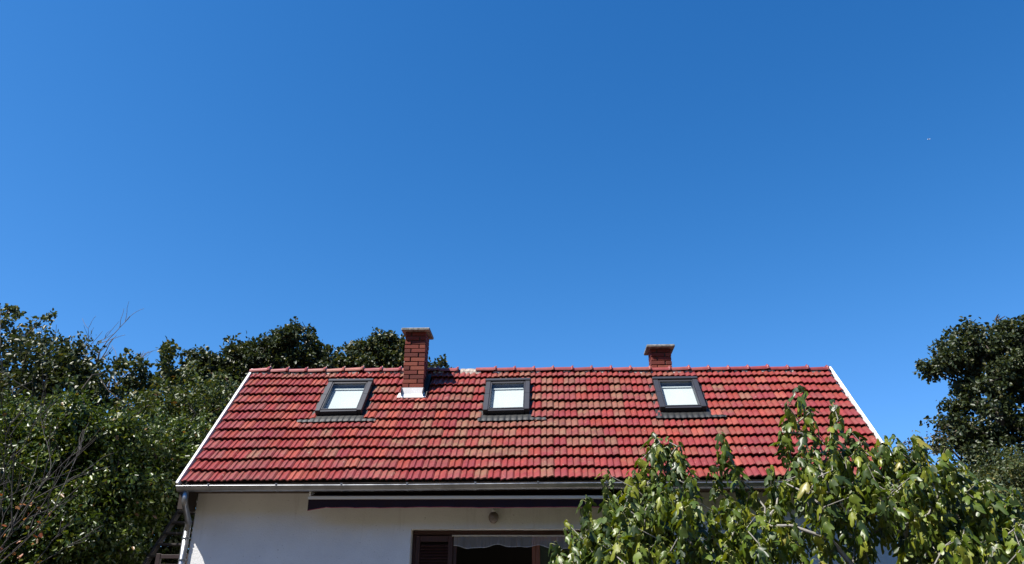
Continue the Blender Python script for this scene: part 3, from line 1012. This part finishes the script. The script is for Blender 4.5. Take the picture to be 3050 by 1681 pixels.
# ---- small dark red box on the wall behind the fig
mb = MB(); mb.cbox(3.655, 3.735, .37, .449, 3.155, 3.245, .006)
rb = empty("wall_box", (3.695, .45, 3.15)); tag(rb, "small dark red box on the white wall behind fig leaves", "box")
o = mb.build("case", M_REDBOX); o.parent = rb; o.matrix_parent_inverse = Matrix.Translation(-rb.location)
mb = MB(); mb.tube([(3.665, .43, 3.155), (3.665, .435, 3.04)], .006, 6); o = mb.build("cord", M_ALU); o.parent = rb; o.matrix_parent_inverse = Matrix.Translation(-rb.location)

# ------------------------------------------------------------------ outside stair along the left gable
st = tag(empty("outside_stair", (-6.25, 1.0, 0)), "dark timber outside stair climbing beside the gable behind the downpipe", "stairs")
def spart(mb, nm, mat):
    o = mb.build(nm, mat); o.parent = st; o.matrix_parent_inverse = Matrix.Translation(-st.location); return o
def sz(y): return 2.49 + 1.08 * (y - 1.39)
for x in (-6.62, -5.86):
    mb = MB()
    ya, yb = -.90, 2.95
    mb.add([(x-.025,ya,sz(ya)-.10),(x+.025,ya,sz(ya)-.10),(x+.025,yb,sz(yb)-.10),(x-.025,yb,sz(yb)-.10),
            (x-.025,ya,sz(ya)+.05),(x+.025,ya,sz(ya)+.05),(x+.025,yb,sz(yb)+.05),(x-.025,yb,sz(yb)+.05)],
           [(0,3,2,1),(4,5,6,7),(0,1,5,4),(1,2,6,5),(2,3,7,6),(3,0,4,7)])
    spart(mb, "stringer", M_STAIR)
for i in range(19):
    z = .18 + i * .205
    y = 1.39 + (z - 2.49) / 1.08
    mb = MB(); mb.cbox(-6.593, -5.887, y - .10, y + .13, z - .035, z, .004); spart(mb, "tread", M_STAIR)
mb = MB(); mb.box(-6.65, -5.85, 2.97, 4.0, 4.02, 4.09); spart(mb, "landing", M_STAIR)
for x, y in ((-6.6, 3.9), (-5.9, 3.9)):
    mb = MB(); mb.box(x-.04, x+.04, y-.04, y+.04, 0, 4.018); spart(mb, "post", M_STAIR)
rk = tag(empty("slatted_rack", (-6.2, 1.0, 0)), "red brown slatted timber rack standing beside the downpipe", "rack")
for x in (-6.06, -5.62):
    mb = MB(); mb.cbox(x-.035, x+.035, .66, .73, 0, 2.60, .004)
    o = mb.build("post", M_REDWOOD); o.parent = rk; o.matrix_parent_inverse = Matrix.Translation(-rk.location)
for i in range(16):
    z = .35 + i * .145
    mb = MB(); mb.cbox(-6.02, -5.66, .665, .705, z, z + .06, .004)
    o = mb.build("slat", M_REDWOOD); o.parent = rk; o.matrix_parent_inverse = Matrix.Translation(-rk.location)

# ------------------------------------------------------------------ vegetation
def grow(roots, tips, rs, rmin, expo=0.42, jitter=0.12, step=0.45, lowbias=0.55):
    """branch skeleton: each tip joins the nearest fitting node. returns list of (points, radii)"""
    pos = [np.array(p, float) for p in roots]
    par = [-1] + list(range(len(roots) - 1))
    order = sorted(range(len(tips)), key=lambda i: np.linalg.norm(np.array(tips[i]) - np.array(roots[-1])))
    endn = []
    for i in order:
        t = np.array(tips[i], float)
        A = np.array(pos)
        d = np.linalg.norm(A - t, axis=1)
        pen = np.maximum(0, A[:, 2] - t[2] + lowbias * np.hypot(A[:, 0]-t[0], A[:, 1]-t[1]) * .5) * 1.6
        k = int(np.argmin(d + pen))
        a = pos[k]
        n = max(1, int(np.linalg.norm(t - a) / step))
        prev = k
        side = np.array([rs.gauss(0, jitter), rs.gauss(0, jitter), abs(rs.gauss(0, jitter))])
        for j in range(1, n + 1):
            s = j / n
            p = a + (t - a) * s + side * math.sin(math.pi * s) * np.linalg.norm(t - a) * .6
            if j < n: p = p + np.array([rs.gauss(0, .03) for _ in range(3)])
            pos.append(p); par.append(prev); prev = len(pos) - 1
        endn.append(prev)
    cnt = np.zeros(len(pos)); 
    for e in endn: cnt[e] += 1
    for i in range(len(pos) - 1, 0, -1):
        if par[i] >= 0: cnt[par[i]] += cnt[i]
    rad = rmin * np.maximum(cnt, 1) ** expo
    kids = {}
    for i, p in enumerate(par): kids.setdefault(p, []).append(i)
    chains = []
    stack = [(0, None)]
    while stack:
        i, frm = stack.pop()
        ch = [] if frm is None else [frm]
        ch.append(i)
        while True:
            ks = kids.get(i, [])
            if not ks: break
            ks = sorted(ks, key=lambda q: -cnt[q])
            for q in ks[1:]: stack.append((q, i))
            i = ks[0]; ch.append(i)
        pts = [pos[q] for q in ch]
        rr = [rad[q] for q in ch]
        if frm is not None: rr[0] = min(rr[0], rr[1] * 1.15)
        rr[-1] *= .6
        chains.append((pts, rr))
    return chains

def leaf_cloud(name, C, D, Nn, Ln, Wd, colr, mat, parent):
    """two-sided folded leaves: centre, direction, normal, length, width"""
    n = len(C)
    D = D / np.linalg.norm(D, axis=1, keepdims=True)
    S = np.cross(D, Nn); S /= np.linalg.norm(S, axis=1, keepdims=True) + 1e-9
    Nn = np.cross(S, D)
    L = Ln[:, None]; W = Wd[:, None]
    V = np.empty((n, 6, 3), np.float32)
    V[:, 0] = C
    V[:, 1] = C + D * L * .35 + S * W * .5 + Nn * W * .14
    V[:, 2] = C + D * L * .72 + S * W * .36 + Nn * W * .08 - Nn * L * .04
    V[:, 3] = C + D * L - Nn * L * .14
    V[:, 4] = C + D * L * .72 - S * W * .36 + Nn * W * .08 - Nn * L * .04
    V[:, 5] = C + D * L * .35 - S * W * .5 + Nn * W * .14
    me = bpy.data.meshes.new(name)
    me.vertices.add(n * 6); me.vertices.foreach_set("co", V.ravel())
    b = (np.arange(n) * 6)[:, None]
    F = np.concatenate([b + np.array([[0, 1, 2, 3]]), b + np.array([[0, 3, 4, 5]])], 1).reshape(-1)
    me.loops.add(n * 8); me.loops.foreach_set("vertex_index", F.astype(np.int32))
    me.polygons.add(n * 2)
    me.polygons.foreach_set("loop_start", (np.arange(n * 2) * 4).astype(np.int32))
    me.polygons.foreach_set("loop_total", np.full(n * 2, 4, np.int32))
    at = me.color_attributes.new("col", 'FLOAT_COLOR', 'POINT')
    cc = np.ones((n, 6, 4), np.float32); cc[:, :, :3] = colr[:, None, :]
    at.data.foreach_set("color", cc.ravel())
    me.materials.append(mat)
    me.update(calc_edges=True)
    o = bpy.data.objects.new(name, me); COL.objects.link(o)
    o.parent = parent
    if parent: o.matrix_parent_inverse = Matrix.Translation(-Vector(parent.location))
    return o

def tips_in(lobes, n, nr):
    vol = np.array([l[3] * l[4] * l[5] for l in lobes]) ** .72
    vol = vol / vol.sum()
    out = []
    for l, k in zip(lobes, np.round(vol * n).astype(int)):
        for _ in range(max(3, k)):
            d = nr.normal(size=3); d /= np.linalg.norm(d)
            r = nr.uniform(.45, 1.0) ** .6
            out.append((l[0] + d[0]*l[3]*r, l[1] + d[1]*l[4]*r, l[2] + d[2]*l[5]*r))
    return out

def tree(name, label, cat, base, lobes, ntips, per, clump, leaf, pal, seed, trunk_top=None, rmin=.012, group=None,
         mat=None, droop=.25, bark=None, squash=.7, upn=.5, bare=0):
    nr = np.random.default_rng(seed); rs = random.Random(seed)
    t = tag(empty(name, base), label, cat, group)
    tips = [p for p in tips_in(lobes, ntips, nr) if p[2] > base[2] + .25]
    extra = []
    for _ in range(bare):
        l = lobes[nr.integers(0, max(2, len(lobes) // 2))]
        d = np.array([nr.normal() * .4, nr.normal() * .3, abs(nr.normal()) + 1.0]); d /= np.linalg.norm(d)
        r = nr.uniform(1.1, 1.45)
        extra.append((l[0] + d[0]*l[3]*r, l[1] + d[1]*l[4]*r, l[2] + d[2]*l[5]*r))
    tt = trunk_top or (base[0], base[1], base[2] + min(2.0, min(l[2] - l[5] for l in lobes) * .8 + .3))
    roots = [base, tuple((np.array(base) + np.array(tt)) / 2 + np.array([rs.gauss(0, .06), rs.gauss(0, .06), 0])), tt]
    mb = MB()
    for pts, rr in grow(roots, tips + extra, rs, rmin):
        mb.tube(pts, rr, 5 if rr[0] < .05 else 8, caps=False)
    o = mb.build("trunk", bark or M_BARK, None, True); o.parent = t; o.matrix_parent_inverse = Matrix.Translation(-Vector(base))
    Cs, Ds, Ns = [], [], []
    for p in tips:
        k = max(4, int(per * nr.uniform(.5, 1.5)))
        # a few sprays around every branch end
        ns = max(2, k // 14)
        sc = np.array(p) + nr.normal(size=(ns, 3)) * np.array([clump, clump, clump * squash])
        which = nr.integers(0, ns, k)
        off = nr.normal(size=(k, 3)) * clump * .33
        Cs.append(sc[which] + off)
        out = off / (np.linalg.norm(off, axis=1, keepdims=True) + 1e-6)
        d = out * .7 + nr.normal(size=(k, 3)) * .6; d[:, 2] -= droop
        nn = nr.normal(size=(k, 3)) * .75; nn[:, 2] += upn
        Ds.append(d); Ns.append(nn)
    C = np.concatenate(Cs); D = np.concatenate(Ds); Nn = np.concatenate(Ns)
    keep = C[:, 2] > .05
    C, D, Nn = C[keep], D[keep], Nn[keep]
    n = len(C)
    Ln = leaf[0] * nr.uniform(.65, 1.3, n); Wd = Ln * leaf[1] * nr.uniform(.8, 1.2, n)
    cols = np.array([c[:3] for c in pal]); w = np.array([c[3] for c in pal]); w = w / w.sum()
    cc = cols[nr.choice(len(pal), n, p=w)] * nr.uniform(.75, 1.25, (n, 1))
    cr_ = leaf_cloud("crown", C, D, Nn, Ln, Wd, cc, mat or M_LEAF, t)
    return t

DK = [(.030,.045,.018,4), (.042,.058,.020,3), (.055,.070,.022,1.5), (.085,.085,.025,.5)]
MID = [(.045,.068,.018,4), (.060,.088,.020,3), (.085,.105,.025,1.6), (.14,.13,.04,.6), (.11,.06,.025,.15)]
OLIVE = [(.042,.062,.020,4), (.064,.084,.024,3), (.10,.108,.035,1.5), (.15,.13,.035,.6)]
SHR = [(.030,.056,.010,4), (.056,.092,.012,3), (.105,.140,.016,1.8), (.16,.18,.04,.6), (.16,.085,.03,.12)]

# shrubs left of the house
tree("leafy_shrub", "tall broad shrub with small glinting leaves between the stair and the bare twigs", "shrub", (-7.6, 1.8, 0),
     [(-7.7,1.8,4.1,.9,.9,1.1), (-7.1,3.0,4.5,.8,.7,.9), (-8.2,1.6,4.5,.9,.9,1.0), (-7.7,1.2,2.9,.75,.8,1.1), (-8.3,1.0,2.6,.9,.8,1.2), (-7.3,1.9,3.3,.45,.6,.9), (-7.8,2.6,1.6,.9,.9,1.2)],
     360, 165, .19, (.088, .52), SHR, 21, (-7.6, 1.8, 1.0), .010, mat=M_SHRUBLEAF, bare=10)
tree("leafy_shrub", "rounded leafy shrub behind the bare twigs, below the tall thin tree", "shrub", (-9.4, 2.0, 0),
     [(-9.5,2.0,4.5,1.1,1.0,1.0), (-8.9,1.2,3.9,1.0,.9,1.0), (-10.2,2.0,4.2,1.0,1.0,1.1), (-9.2,1.2,2.6,1.1,.9,1.1), (-10.2,1.5,2.5,1.1,.9,1.3), (-9.5,2.0,1.2,1.3,1,1.0)],
     360, 165, .19, (.090, .52), SHR, 22, (-9.4, 2.0, 1.0), .010, mat=M_SHRUBLEAF, bare=10)
tree("leafy_shrub", "yellowish green shrub close beside the white left verge of the roof", "shrub", (-7.6, 5.2, 0),
     [(-7.6,5.2,6.2,.9,.9,.8), (-8.4,5.2,5.9,.9,.9,.9), (-7.2,5.0,5.2,1.0,.9,.9), (-8.3,4.8,4.7,1.1,.9,1.0), (-7.8,5,3.2,1.3,1,1.4)],
     170, 150, .27, (.10, .55), MID, 23, (-7.6, 5.2, 2.0), .011)
tree("slender_tree", "tall thin crowned tree with sky showing through at the end of the hedge", "tree", (-13.2, 6.0, 0),
     [(-13.9,6.0,8.6,.75,.7,.75), (-13.5,6.2,7.9,.9,.8,.8), (-12.7,5.8,8.2,.5,.6,.55), (-12.4,6,7.6,.55,.6,.5), (-13.0,6.2,7.2,.9,.8,.6), (-14.8,6,8.3,.9,.8,1.1), (-12.8,5.6,6.3,1.0,.9,.8), (-14.0,5.8,6.4,1.2,.9,.9), (-13.4,5.8,4.8,1.5,1,1.3)],
     190, 36, .15, (.115, .75), OLIVE, 24, (-13.2, 6, 3.0), .008)
tree("leafy_tree", "small leafy tree left of the yellowish shrub with twigs above its crown", "tree", (-9.9, 6.4, 0),
     [(-9.9,6.4,7.55,.75,.7,.6), (-9.2,6.5,7.35,.6,.6,.5), (-10.5,6.4,7.35,.55,.6,.5), (-9.7,6.2,6.5,.9,.8,.6), (-10.6,6.2,6.1,.9,.8,.7), (-9.2,6.0,5.6,.9,.8,.7), (-10.0,6,4.4,1.5,1,1.2)],
     190, 48, .15, (.115, .75), OLIVE, 25, (-9.9, 6.4, 3.0), .007)
tree("leafy_tree", "dark leafy tree between the tall thin tree and the bare grey tree", "tree", (-11.9, 5.4, 0),
     [(-11.9,5.4,7.35,.75,.7,.6), (-11.1,5.4,6.8,.75,.7,.6), (-12.2,5.2,6.0,.9,.8,.7), (-11.2,5.0,5.3,.9,.8,.8), (-12.0,5,4.2,1.3,1,1.2)],
     150, 110, .25, (.115, .65), DK, 26, (-11.9, 5.4, 2.6), .011)
# trees behind the house
tree("oak_tree", "dark oak crown rising behind the left end of the ridge", "tree", (-9.2, 13, 0),
     [(-8.5,13,10.4,.75,.8,.7), (-8.0,13,9.9,.7,.8,.6), (-9.2,13,10.1,.8,.8,.65), (-10.0,13,9.9,.8,.8,.6), (-10.7,12.8,9.75,.9,.8,.7), (-11.5,12.6,9.35,.85,.8,.7), (-8.8,13,9.2,1.2,1,.8), (-7.7,13,9.3,.6,.7,.5), (-10.2,12.6,8.5,1.4,1,.9), (-11.0,12.4,7.6,1.2,1,.9), (-9.5,13,7,2,1.3,1.6)],
     420, 105, .17, (.14, .66), DK, 27, (-9.2, 13, 5.0), .014, bare=8)
tree("leafy_tree", "tree crown showing behind the tall brick chimney", "tree", (-5.6, 15, 0),
     [(-6.0,15,10.9,.75,.8,.6), (-6.9,15,10.6,.7,.8,.6), (-5.4,15,10.7,.6,.7,.5), (-4.9,15,10.2,.8,.8,.5), (-4.1,15,9.9,.6,.7,.45), (-7.4,15,10.1,.6,.7,.5), (-6.0,15,9.9,1.6,1.2,.8), (-5.5,15,8.5,2,1.4,1.4)],
     300, 90, .17, (.14, .66), DK + [(.10,.095,.025,1.2)], 28, (-5.6, 15, 5.5), .014, bare=24)
tree("oak_tree", "tall dark oak rising to the right beyond the white right verge", "tree", (13.4, 10, 0),
     [(12.8,10,9.3,.5,.6,.5), (13.6,10,9.4,.5,.6,.5), (14.4,10,9.3,.7,.7,.6), (12.2,10,8.8,.7,.7,.55), (11.75,10,8.45,.55,.6,.4), (13.3,10,8.6,1.0,.9,.7), (12.7,9.8,7.9,.9,.8,.6), (14.3,9.8,8.1,1.0,.9,.9), (12.4,9.8,6.9,1.0,.9,.8), (13.6,9.6,6.9,1.2,.9,.9), (11.8,9.8,6.5,.7,.7,.6), (14.6,9.8,6.5,1.1,.9,1.1), (12.6,9.6,5.6,1.2,.9,.9), (14.2,9.6,5.2,1.3,1,1.0), (15.4,10,7.6,1.2,1,1.6), (13.6,10,4,1.8,1.1,1.2)],
     560, 112, .16, (.115, .66), DK, 29, (13.4, 10, 4.2), .015, bare=24)
tree("leafy_shrub", "grey green shrub low in front of the tall dark oak", "shrub", (11.0, 7.2, 0),
     [(11.1,7.2,4.9,.8,.7,.5), (10.3,7.2,4.6,.6,.6,.5), (11.9,7.2,4.7,.7,.6,.55), (11.2,7,3.9,1.4,.8,.8), (11.2,7,2.6,1.5,.9,1.0)],
     190, 150, .22, (.08, .5), OLIVE, 30, (11, 7.2, 1.5), .010)
tree("leafy_shrub", "brownish shrub tip showing between the verge and the oak", "shrub", (9.2, 7.0, 0),
     [(9.3,7,5.35,.35,.4,.4), (8.8,7,5.1,.35,.4,.35), (9.1,7,4.5,.8,.6,.6), (9.1,7,3.2,1.0,.7,1.0)],
     70, 80, .2, (.07, .5), [(.09,.07,.04,2), (.06,.06,.03,2), (.12,.085,.05,1)], 31, (9.2, 7, 1.8), .010)

# undergrowth closing the gaps low down
tree("leafy_shrub", "low dark undergrowth at the back of the hedge", "shrub", (-10.8, 4.2, 0),
     [(-10.8,4.2,3.9,1.5,.8,1.3), (-12.6,4.4,4.0,1.4,.8,1.4), (-9.0,4.0,3.3,1.3,.7,1.3), (-11,4.2,1.8,2.2,.8,1.6), (-13.4,4.4,2,1.6,.8,1.8), (-8.2,4.2,1.6,1.2,.7,1.5)],
     200, 120, .3, (.12, .6), DK, 32, (-10.8, 4.2, 1.0), .010)
tree("leafy_shrub", "dark shrub filling the corner between the stair and the gable", "shrub", (-7.4, 3.4, 0),
     [(-7.3,3.4,3.9,.7,.6,1.0), (-7.0,3.6,2.6,.7,.6,1.1), (-7.9,3.4,3.0,.8,.6,1.3)],
     90, 120, .26, (.10, .55), DK, 33, (-7.4, 3.4, 0.8), .010)
tree("leafy_shrub", "leafy shrub behind the fig tree beside the right gable", "shrub", (7.4, 3.2, 0),
     [(7.2,3.2,3.2,.9,.7,.9), (8.4,3.6,3.2,1.1,.7,1.0), (7.0,3.0,1.9,1.1,.7,1.2), (8.8,3.4,1.9,1.3,.7,1.3), (10.2,4.2,3.0,1.3,.8,1.2)],
     150, 130, .26, (.09, .55), OLIVE, 34, (7.4, 3.2, 0.8), .010)
# bare grey tree standing up out of the hedge
def bare_tree(name, label, cat, base, top, spread, seed, lev=3, r0=.05, mat=None, n0=6, group=None, bend=.12):
    rs = random.Random(seed)
    t = tag(empty(name, base), label, cat, group)
    mb = MB()
    def br(p, d, ln, r, lv):
        pts = [Vector(p)]; rr = [r]
        n = 6
        for i in range(n):
            d = (d + Vector((rs.gauss(0, bend), rs.gauss(0, bend), rs.gauss(.02, bend * .6)))).normalized()
            pts.append(pts[-1] + d * ln / n); rr.append(r * (1 - .75 * (i + 1) / n) + .0025)
        mb.tube(pts, rr, 5, caps=False)
        if lv > 0:
            for k in range(rs.randint(3, 5)):
                i = rs.randint(2, n)
                dd = (d + Vector((rs.gauss(0, .5), rs.gauss(0, .4), rs.gauss(.1, .35)))).normalized()
                br(pts[i], dd, ln * rs.uniform(.35, .6), max(.004, rr[i] * .7), lv - 1)
    for (a, b, r) in top:
        d = Vector(b) - Vector(a)
        br(a, d.normalized(), d.length, r, lev)
    o = mb.build("branches", mat or M_TWIG, None, True); o.parent = t; o.matrix_parent_inverse = Matrix.Translation(-Vector(base))
    return t
bare_tree("bare_tree", "bare grey branches standing above the hedge against the sky", "tree", (-11.7, 7, 0),
          [((-11.7,7,0), (-11.8,7,6.2), .09), ((-11.8,7,6.0), (-11.35,7,8.2), .055), ((-11.8,7,5.9), (-12.0,7,7.8), .05), ((-11.8,7,6.2), (-11.7,6.9,7.7), .045),
           ((-11.7,7,6.1), (-11.05,7.1,7.95), .048), ((-11.6,7,6.2), (-11.3,7.1,7.7), .025)], .5, 41, 2, mat=M_TWIG)
# dead brushwood at the foot of the hedge, with a few orange leaves
bw = bare_tree("brushwood", "dead grey twigs with a few orange leaves in front of the leafy shrubs", "brushwood", (-8.6, -.6, 0),
          [((-8.6,-.6,0), (-8.5,-.6,1.6), .05), ((-8.8,-.6,1.2), (-6.9,-.5,3.5), .014), ((-8.7,-.5,1.4), (-8.6,-.4,4.0), .018), ((-8.9,-.6,1.8), (-7.6,-.4,2.9), .02),
           ((-8.4,-.5,1.2), (-7.9,-.3,3.8), .018), ((-8.9,-.5,1.5), (-8.3,-.6,3.2), .018), ((-8.5,-.6,1.5), (-7.3,-.6,2.6), .018), ((-8.5,-.6,1.2), (-7.4,-.3,3.7), .016)], .5, 43, 2,
          mat=simple("grey_dead_twig", (.05, .045, .042), .9))
nr = np.random.default_rng(5)
n = 46
C = np.stack([nr.uniform(-8.5, -7.3, n), nr.uniform(-.8, -.4, n), nr.uniform(2.3, 3.3, n)], 1)
leaf_cloud("dry_leaves", C, nr.normal(size=(n, 3)) + np.array([0, 0, -.6]), nr.normal(size=(n, 3)) + np.array([0, -.5, .6]), nr.uniform(.06, .11, n), nr.uniform(.04, .07, n),
           np.array([(.32, .09, .03), (.38, .16, .05), (.22, .06, .03)])[nr.integers(0, 3, n)], M_LEAF, bw)

# ------------------------------------------------------------------ fig tree in front of the house
fig = tag(empty("fig_tree", (3.4, -1.7, 0)), "spreading fig tree with large lobed leaves in front of the house", "tree")
fr_ = random.Random(77); fn = np.random.default_rng(77)
CONT = [(0.15,2.3),(0.30,2.50),(0.48,2.82),(0.69,3.10),(1.01,3.40),(1.33,3.47),(1.50,3.6),(1.62,3.95),(1.85,3.92),(1.98,3.62),(2.11,3.45),(2.40,3.55),(2.54,3.90),(2.64,3.62),(2.75,3.42),(2.91,3.22),
        (3.15,3.50),(3.30,3.95),(3.51,4.44),(3.70,4.30),(3.80,3.95),(3.98,3.95),(4.14,4.38),(4.24,3.95),(4.52,3.76),(4.84,3.80),(5.17,3.64),(5.46,3.38),(5.83,3.22),(6.27,3.10),(6.8,3.0),(7.4,2.7),(7.8,2.2)]
CX = [c_[0] for c_ in CONT]; CZ = [c_[1] for c_ in CONT]
BODY = [(0.15,2.2),(0.5,2.72),(0.9,3.2),(1.4,3.45),(1.85,3.62),(2.2,3.38),(2.6,3.42),(2.95,3.12),(3.3,3.62),(3.7,3.95),(4.2,3.92),(4.8,3.92),(5.3,3.72),(5.7,3.42),(6.2,3.26),(7.4,2.9),(7.8,2.2)]
BX = [c_[0] for c_ in BODY]; BZ = [c_[1] for c_ in BODY]
def top(x): return float(np.interp(x, BX, BZ))
shoots = [(1.72, -1.8, 3.82), (1.95, -1.75, 3.78), (1.60, -1.9, 3.72), (1.85, -1.7, 3.66), (3.45, -1.85, 4.28), (3.62, -1.7, 4.12), (3.38, -1.75, 4.02), (3.72, -1.85, 4.20), (4.55, -2.0, 3.80), (4.75, -1.9, 3.85), (4.95, -2.05, 3.80), (5.10, -1.8, 3.74), (5.28, -2.0, 3.62), (4.68, -2.1, 3.62), (4.9, -2.2, 3.55), (5.12, -2.2, 3.48), (5.4, -2.1, 3.45), (3.55, -1.95, 3.9), (4.10, -1.8, 4.12), (2.52, -1.8, 3.70)]
for (x, z) in CONT[1:-2]:
    shoots.append((x + fr_.gauss(0, .02), -1.8 + fr_.gauss(0, .2), z - .01))
tries = 0
while len(shoots) < 860 and tries < 40000:
    tries += 1
    x = fr_.uniform(.3, 7.6); zt_ = top(x)
    z = fr_.uniform(1.5, zt_ - .12)
    depth = min(1.25, .35 + (zt_ - z) * .8)
    y = -1.75 + fr_.uniform(-depth, depth * .85)
    # windows through the crown where the wall shows
    hole = 0
    for (hx, hz, hr) in ((2.35, 3.15, .30), (3.55, 2.35, .34), (4.35, 2.45, .28), (3.15, 3.12, .26), (2.95, 2.45, .30), (3.75, 2.95, .24)):
        if (x - hx) ** 2 + (z - hz) ** 2 < hr ** 2: hole = 1
    if hole and fr_.random() < .82: continue
    dmin = min(((x-a)**2 + (y-b)**2 + (z-c_)**2) for a, b, c_ in shoots)
    if dmin < .115 ** 2: continue
    shoots.append((x, y, z))
roots = [(3.4, -1.7, 0), (3.42, -1.72, .5), (3.5, -1.7, 1.0)]
mb = MB()
for pts, rr in grow(roots, shoots, fr_, .0052, .43, .10, .30, .75):
    mb.tube(pts, rr, 6 if rr[0] < .03 else 9, caps=False)
o = mb.build("trunk", M_FIGBARK, None, True); o.parent = fig; o.matrix_parent_inverse = Matrix.Translation(-fig.location)

HALF = [(-.06,.10), (.03,.23), (.20,.31), (.42,.40), (.50,.31), (.42,.13), (.58,.12), (.76,.165), (.92,.10)]
MID_S = [0.0, .14, .30, .47, .62, .78]
def fig_leaf(col, a0, bend, foldk, pet, lob, seed, wave):
    rs = random.Random(seed)
    mb = MB()
    def spine(s):
        n = 14; x, z = pet * .92, pet * .30
        ss = max(s, -.08)
        st_ = ss / n
        for i in range(n):
            a = a0 + bend * (i + .5) / n * ss
            x += math.cos(a) * st_ ; z -= math.sin(a) * st_
        a = a0 + bend * ss
        return x, z, a
    def pt(s, t):
        x, z, a = spine(s * .225)
        x = pet * .92 + (x - pet * .92); z = z
        nx_, nz_ = math.sin(a), math.cos(a)
        t_ = t * .185 * (1 if t >= 0 else 1)
        h = -abs(t_) * foldk + wave * .012 * math.sin(s * 9 + (3 if t > 0 else 0)) * (abs(t) > .1)
        return (x + nx_ * h, t_ * .98, z + nz_ * h)
    half = []
    for s, t in HALF:
        f_ = 1.0
        if (s, t) in ((.42, .13), (.58, .12)): f_ = lob
        half.append((s + rs.gauss(0, .012), t * f_ * rs.uniform(.92, 1.08)))
    v = [pt(s, 0) for s in MID_S] + [pt(1.0, 0)]
    nm = len(v)
    for sgn in (1, -1): v += [pt(s, sgn * t) for s, t in half]
    f = []
    for b, flip in ((nm, False), (nm + 9, True)):
        fs = [(0, b, b+1, 1), (1, b+1, b+2, 2), (2, b+2, b+3, b+4, b+5, 3), (3, b+5, b+6, 4), (4, b+6, b+7, 5), (5, b+7, b+8, 6)]
        f += [q[::-1] if flip else q for q in fs]
    f = [q[::-1] for q in f]
    mb.add(v, f, 0, col)
    p = [(0, 0, 0), (pet * .5, 0, pet * .32), (pet * .92, 0, pet * .30), pt(.12, 0)]
    mb.tube(p, [.0046, .004, .0036, .003], 4, 1, (1, 1, 1, 1), caps=False)
    return mb
FCOL = [(.052,.088,.008), (.075,.115,.009), (.115,.155,.012), (.024,.046,.008), (.190,.215,.018), (.042,.070,.010)]
FY = (.22, .20, .03)
fvar, fmesh = [], []
for i in range(22):
    c_ = FCOL[i % 6] if i < 20 else FY
    a0 = [.85, 1.25, 1.45, 1.0, 1.6, 1.35, .4][i % 7]
    mb = fig_leaf((*c_, 1), a0, fr_.uniform(1.0, 3.0), fr_.uniform(.05, .75), fr_.uniform(.05, .10), fr_.uniform(.85, 1.5), i, fr_.uniform(.3, 1.2))
    fvar.append(mb); fmesh.append(mb.mesh("leaf", [M_FIG, M_PETIOLE], True))
leaves = []
for (x, y, z) in shoots:
    k = fr_.randint(8, 13)
    ph = fr_.uniform(0, 6.28)
    sunny = 1.0 if x > 4.3 else .5
    for j in range(k):
        ph += 2.4 + fr_.gauss(0, .25)
        dz = -.035 * j + .05
        sc_ = fr_.uniform(.62, 1.05) * (.62 if j == 0 else .82 if j == 1 else 1.0)
        vi = fr_.choice((0, 3, 6, 7, 10, 13, 14, 17)) if j < 2 else fr_.randint(0, 19)
        if fr_.random() < .014 * sunny: vi = fr_.choice((20, 21))
        Mx = (Matrix.Translation((x + fr_.gauss(0, .012), y + fr_.gauss(0, .012), z + dz)) @ Matrix.Rotation(ph, 4, 'Z') @
              Matrix.Rotation(fr_.gauss(.05, .25), 4, 'Y') @ Matrix.Rotation(fr_.gauss(0, .35), 4, 'X') @ Matrix.Scale(sc_, 4))
        leaves.append((vi, Mx))
def vis(l):
    p = l[1].translation
    inside = (.1 < p.x < 6.0) and p.z > 2.45
    s = l[1].to_scale()[0]
    return (0 if inside else 5) + p.y * .6 - s * 1.2 - (top(p.x) - p.z < .25) * .5
leaves.sort(key=vis)
inv = Matrix.Translation(-fig.location)
for vi, Mx in leaves[:300]:
    o = bpy.data.objects.new("leaf", fmesh[vi]); COL.objects.link(o); o.parent = fig
    o.matrix_local = inv @ Mx
rest = MB()
for vi, Mx in leaves[300:]:
    s_ = fvar[vi]
    b = len(rest.v)
    rest.v += [tuple(Mx @ Vector(p)) for p in s_.v]
    rest.f += [tuple(b + i for i in f) for f in s_.f]
    rest.m += s_.m; rest.c += s_.c
o = rest.build("inner_foliage", [M_FIG, M_PETIOLE], None, True); o.parent = fig; o.matrix_parent_inverse = inv; o["kind"] = "stuff"

# ------------------------------------------------------------------ pale speck of a far aircraft
D_ = Vector((0.43, 0.75, 0.50)).normalized()
ac_loc = Vector(cam.location) + D_ * 5200
ac = tag(empty("aircraft", ac_loc), "tiny pale aircraft speck high in the clear blue sky", "aircraft")
M_AC = simple("white_airframe", (.85, .86, .88), .4)
for nm, pts, rr, sd in (("fuselage", [(-8,0,0), (-6,0,0), (5,0,0), (8,0,0)], [.3, 1.3, 1.3, .3], 8),):
    mb = MB(); mb.tube(pts, rr, sd); o = mb.build(nm, M_AC, ac, True)
for nm, q in (("wing", [(-2,0,0), (2,0,0), (-1,9,.3), (-2.5,9,.3)]), ("wing", [(-2,0,0), (2,0,0), (-1,-9,.3), (-2.5,-9,.3)]), ("tail", [(-7,0,.5), (-5,0,.5), (-7,0,4), (-8,0,4)])):
    mb = MB(); mb.add(q + [(a, b + (.25 if nm == "tail" else 0), c_ + (.25 if nm == "wing" else 0)) for a, b, c_ in q], [(0,1,2,3), (7,6,5,4), (0,1,5,4), (1,2,6,5), (2,3,7,6), (3,0,4,7)])
    o = mb.build(nm, M_AC, ac)
ac.rotation_euler = (0.2, -.3, R(150))
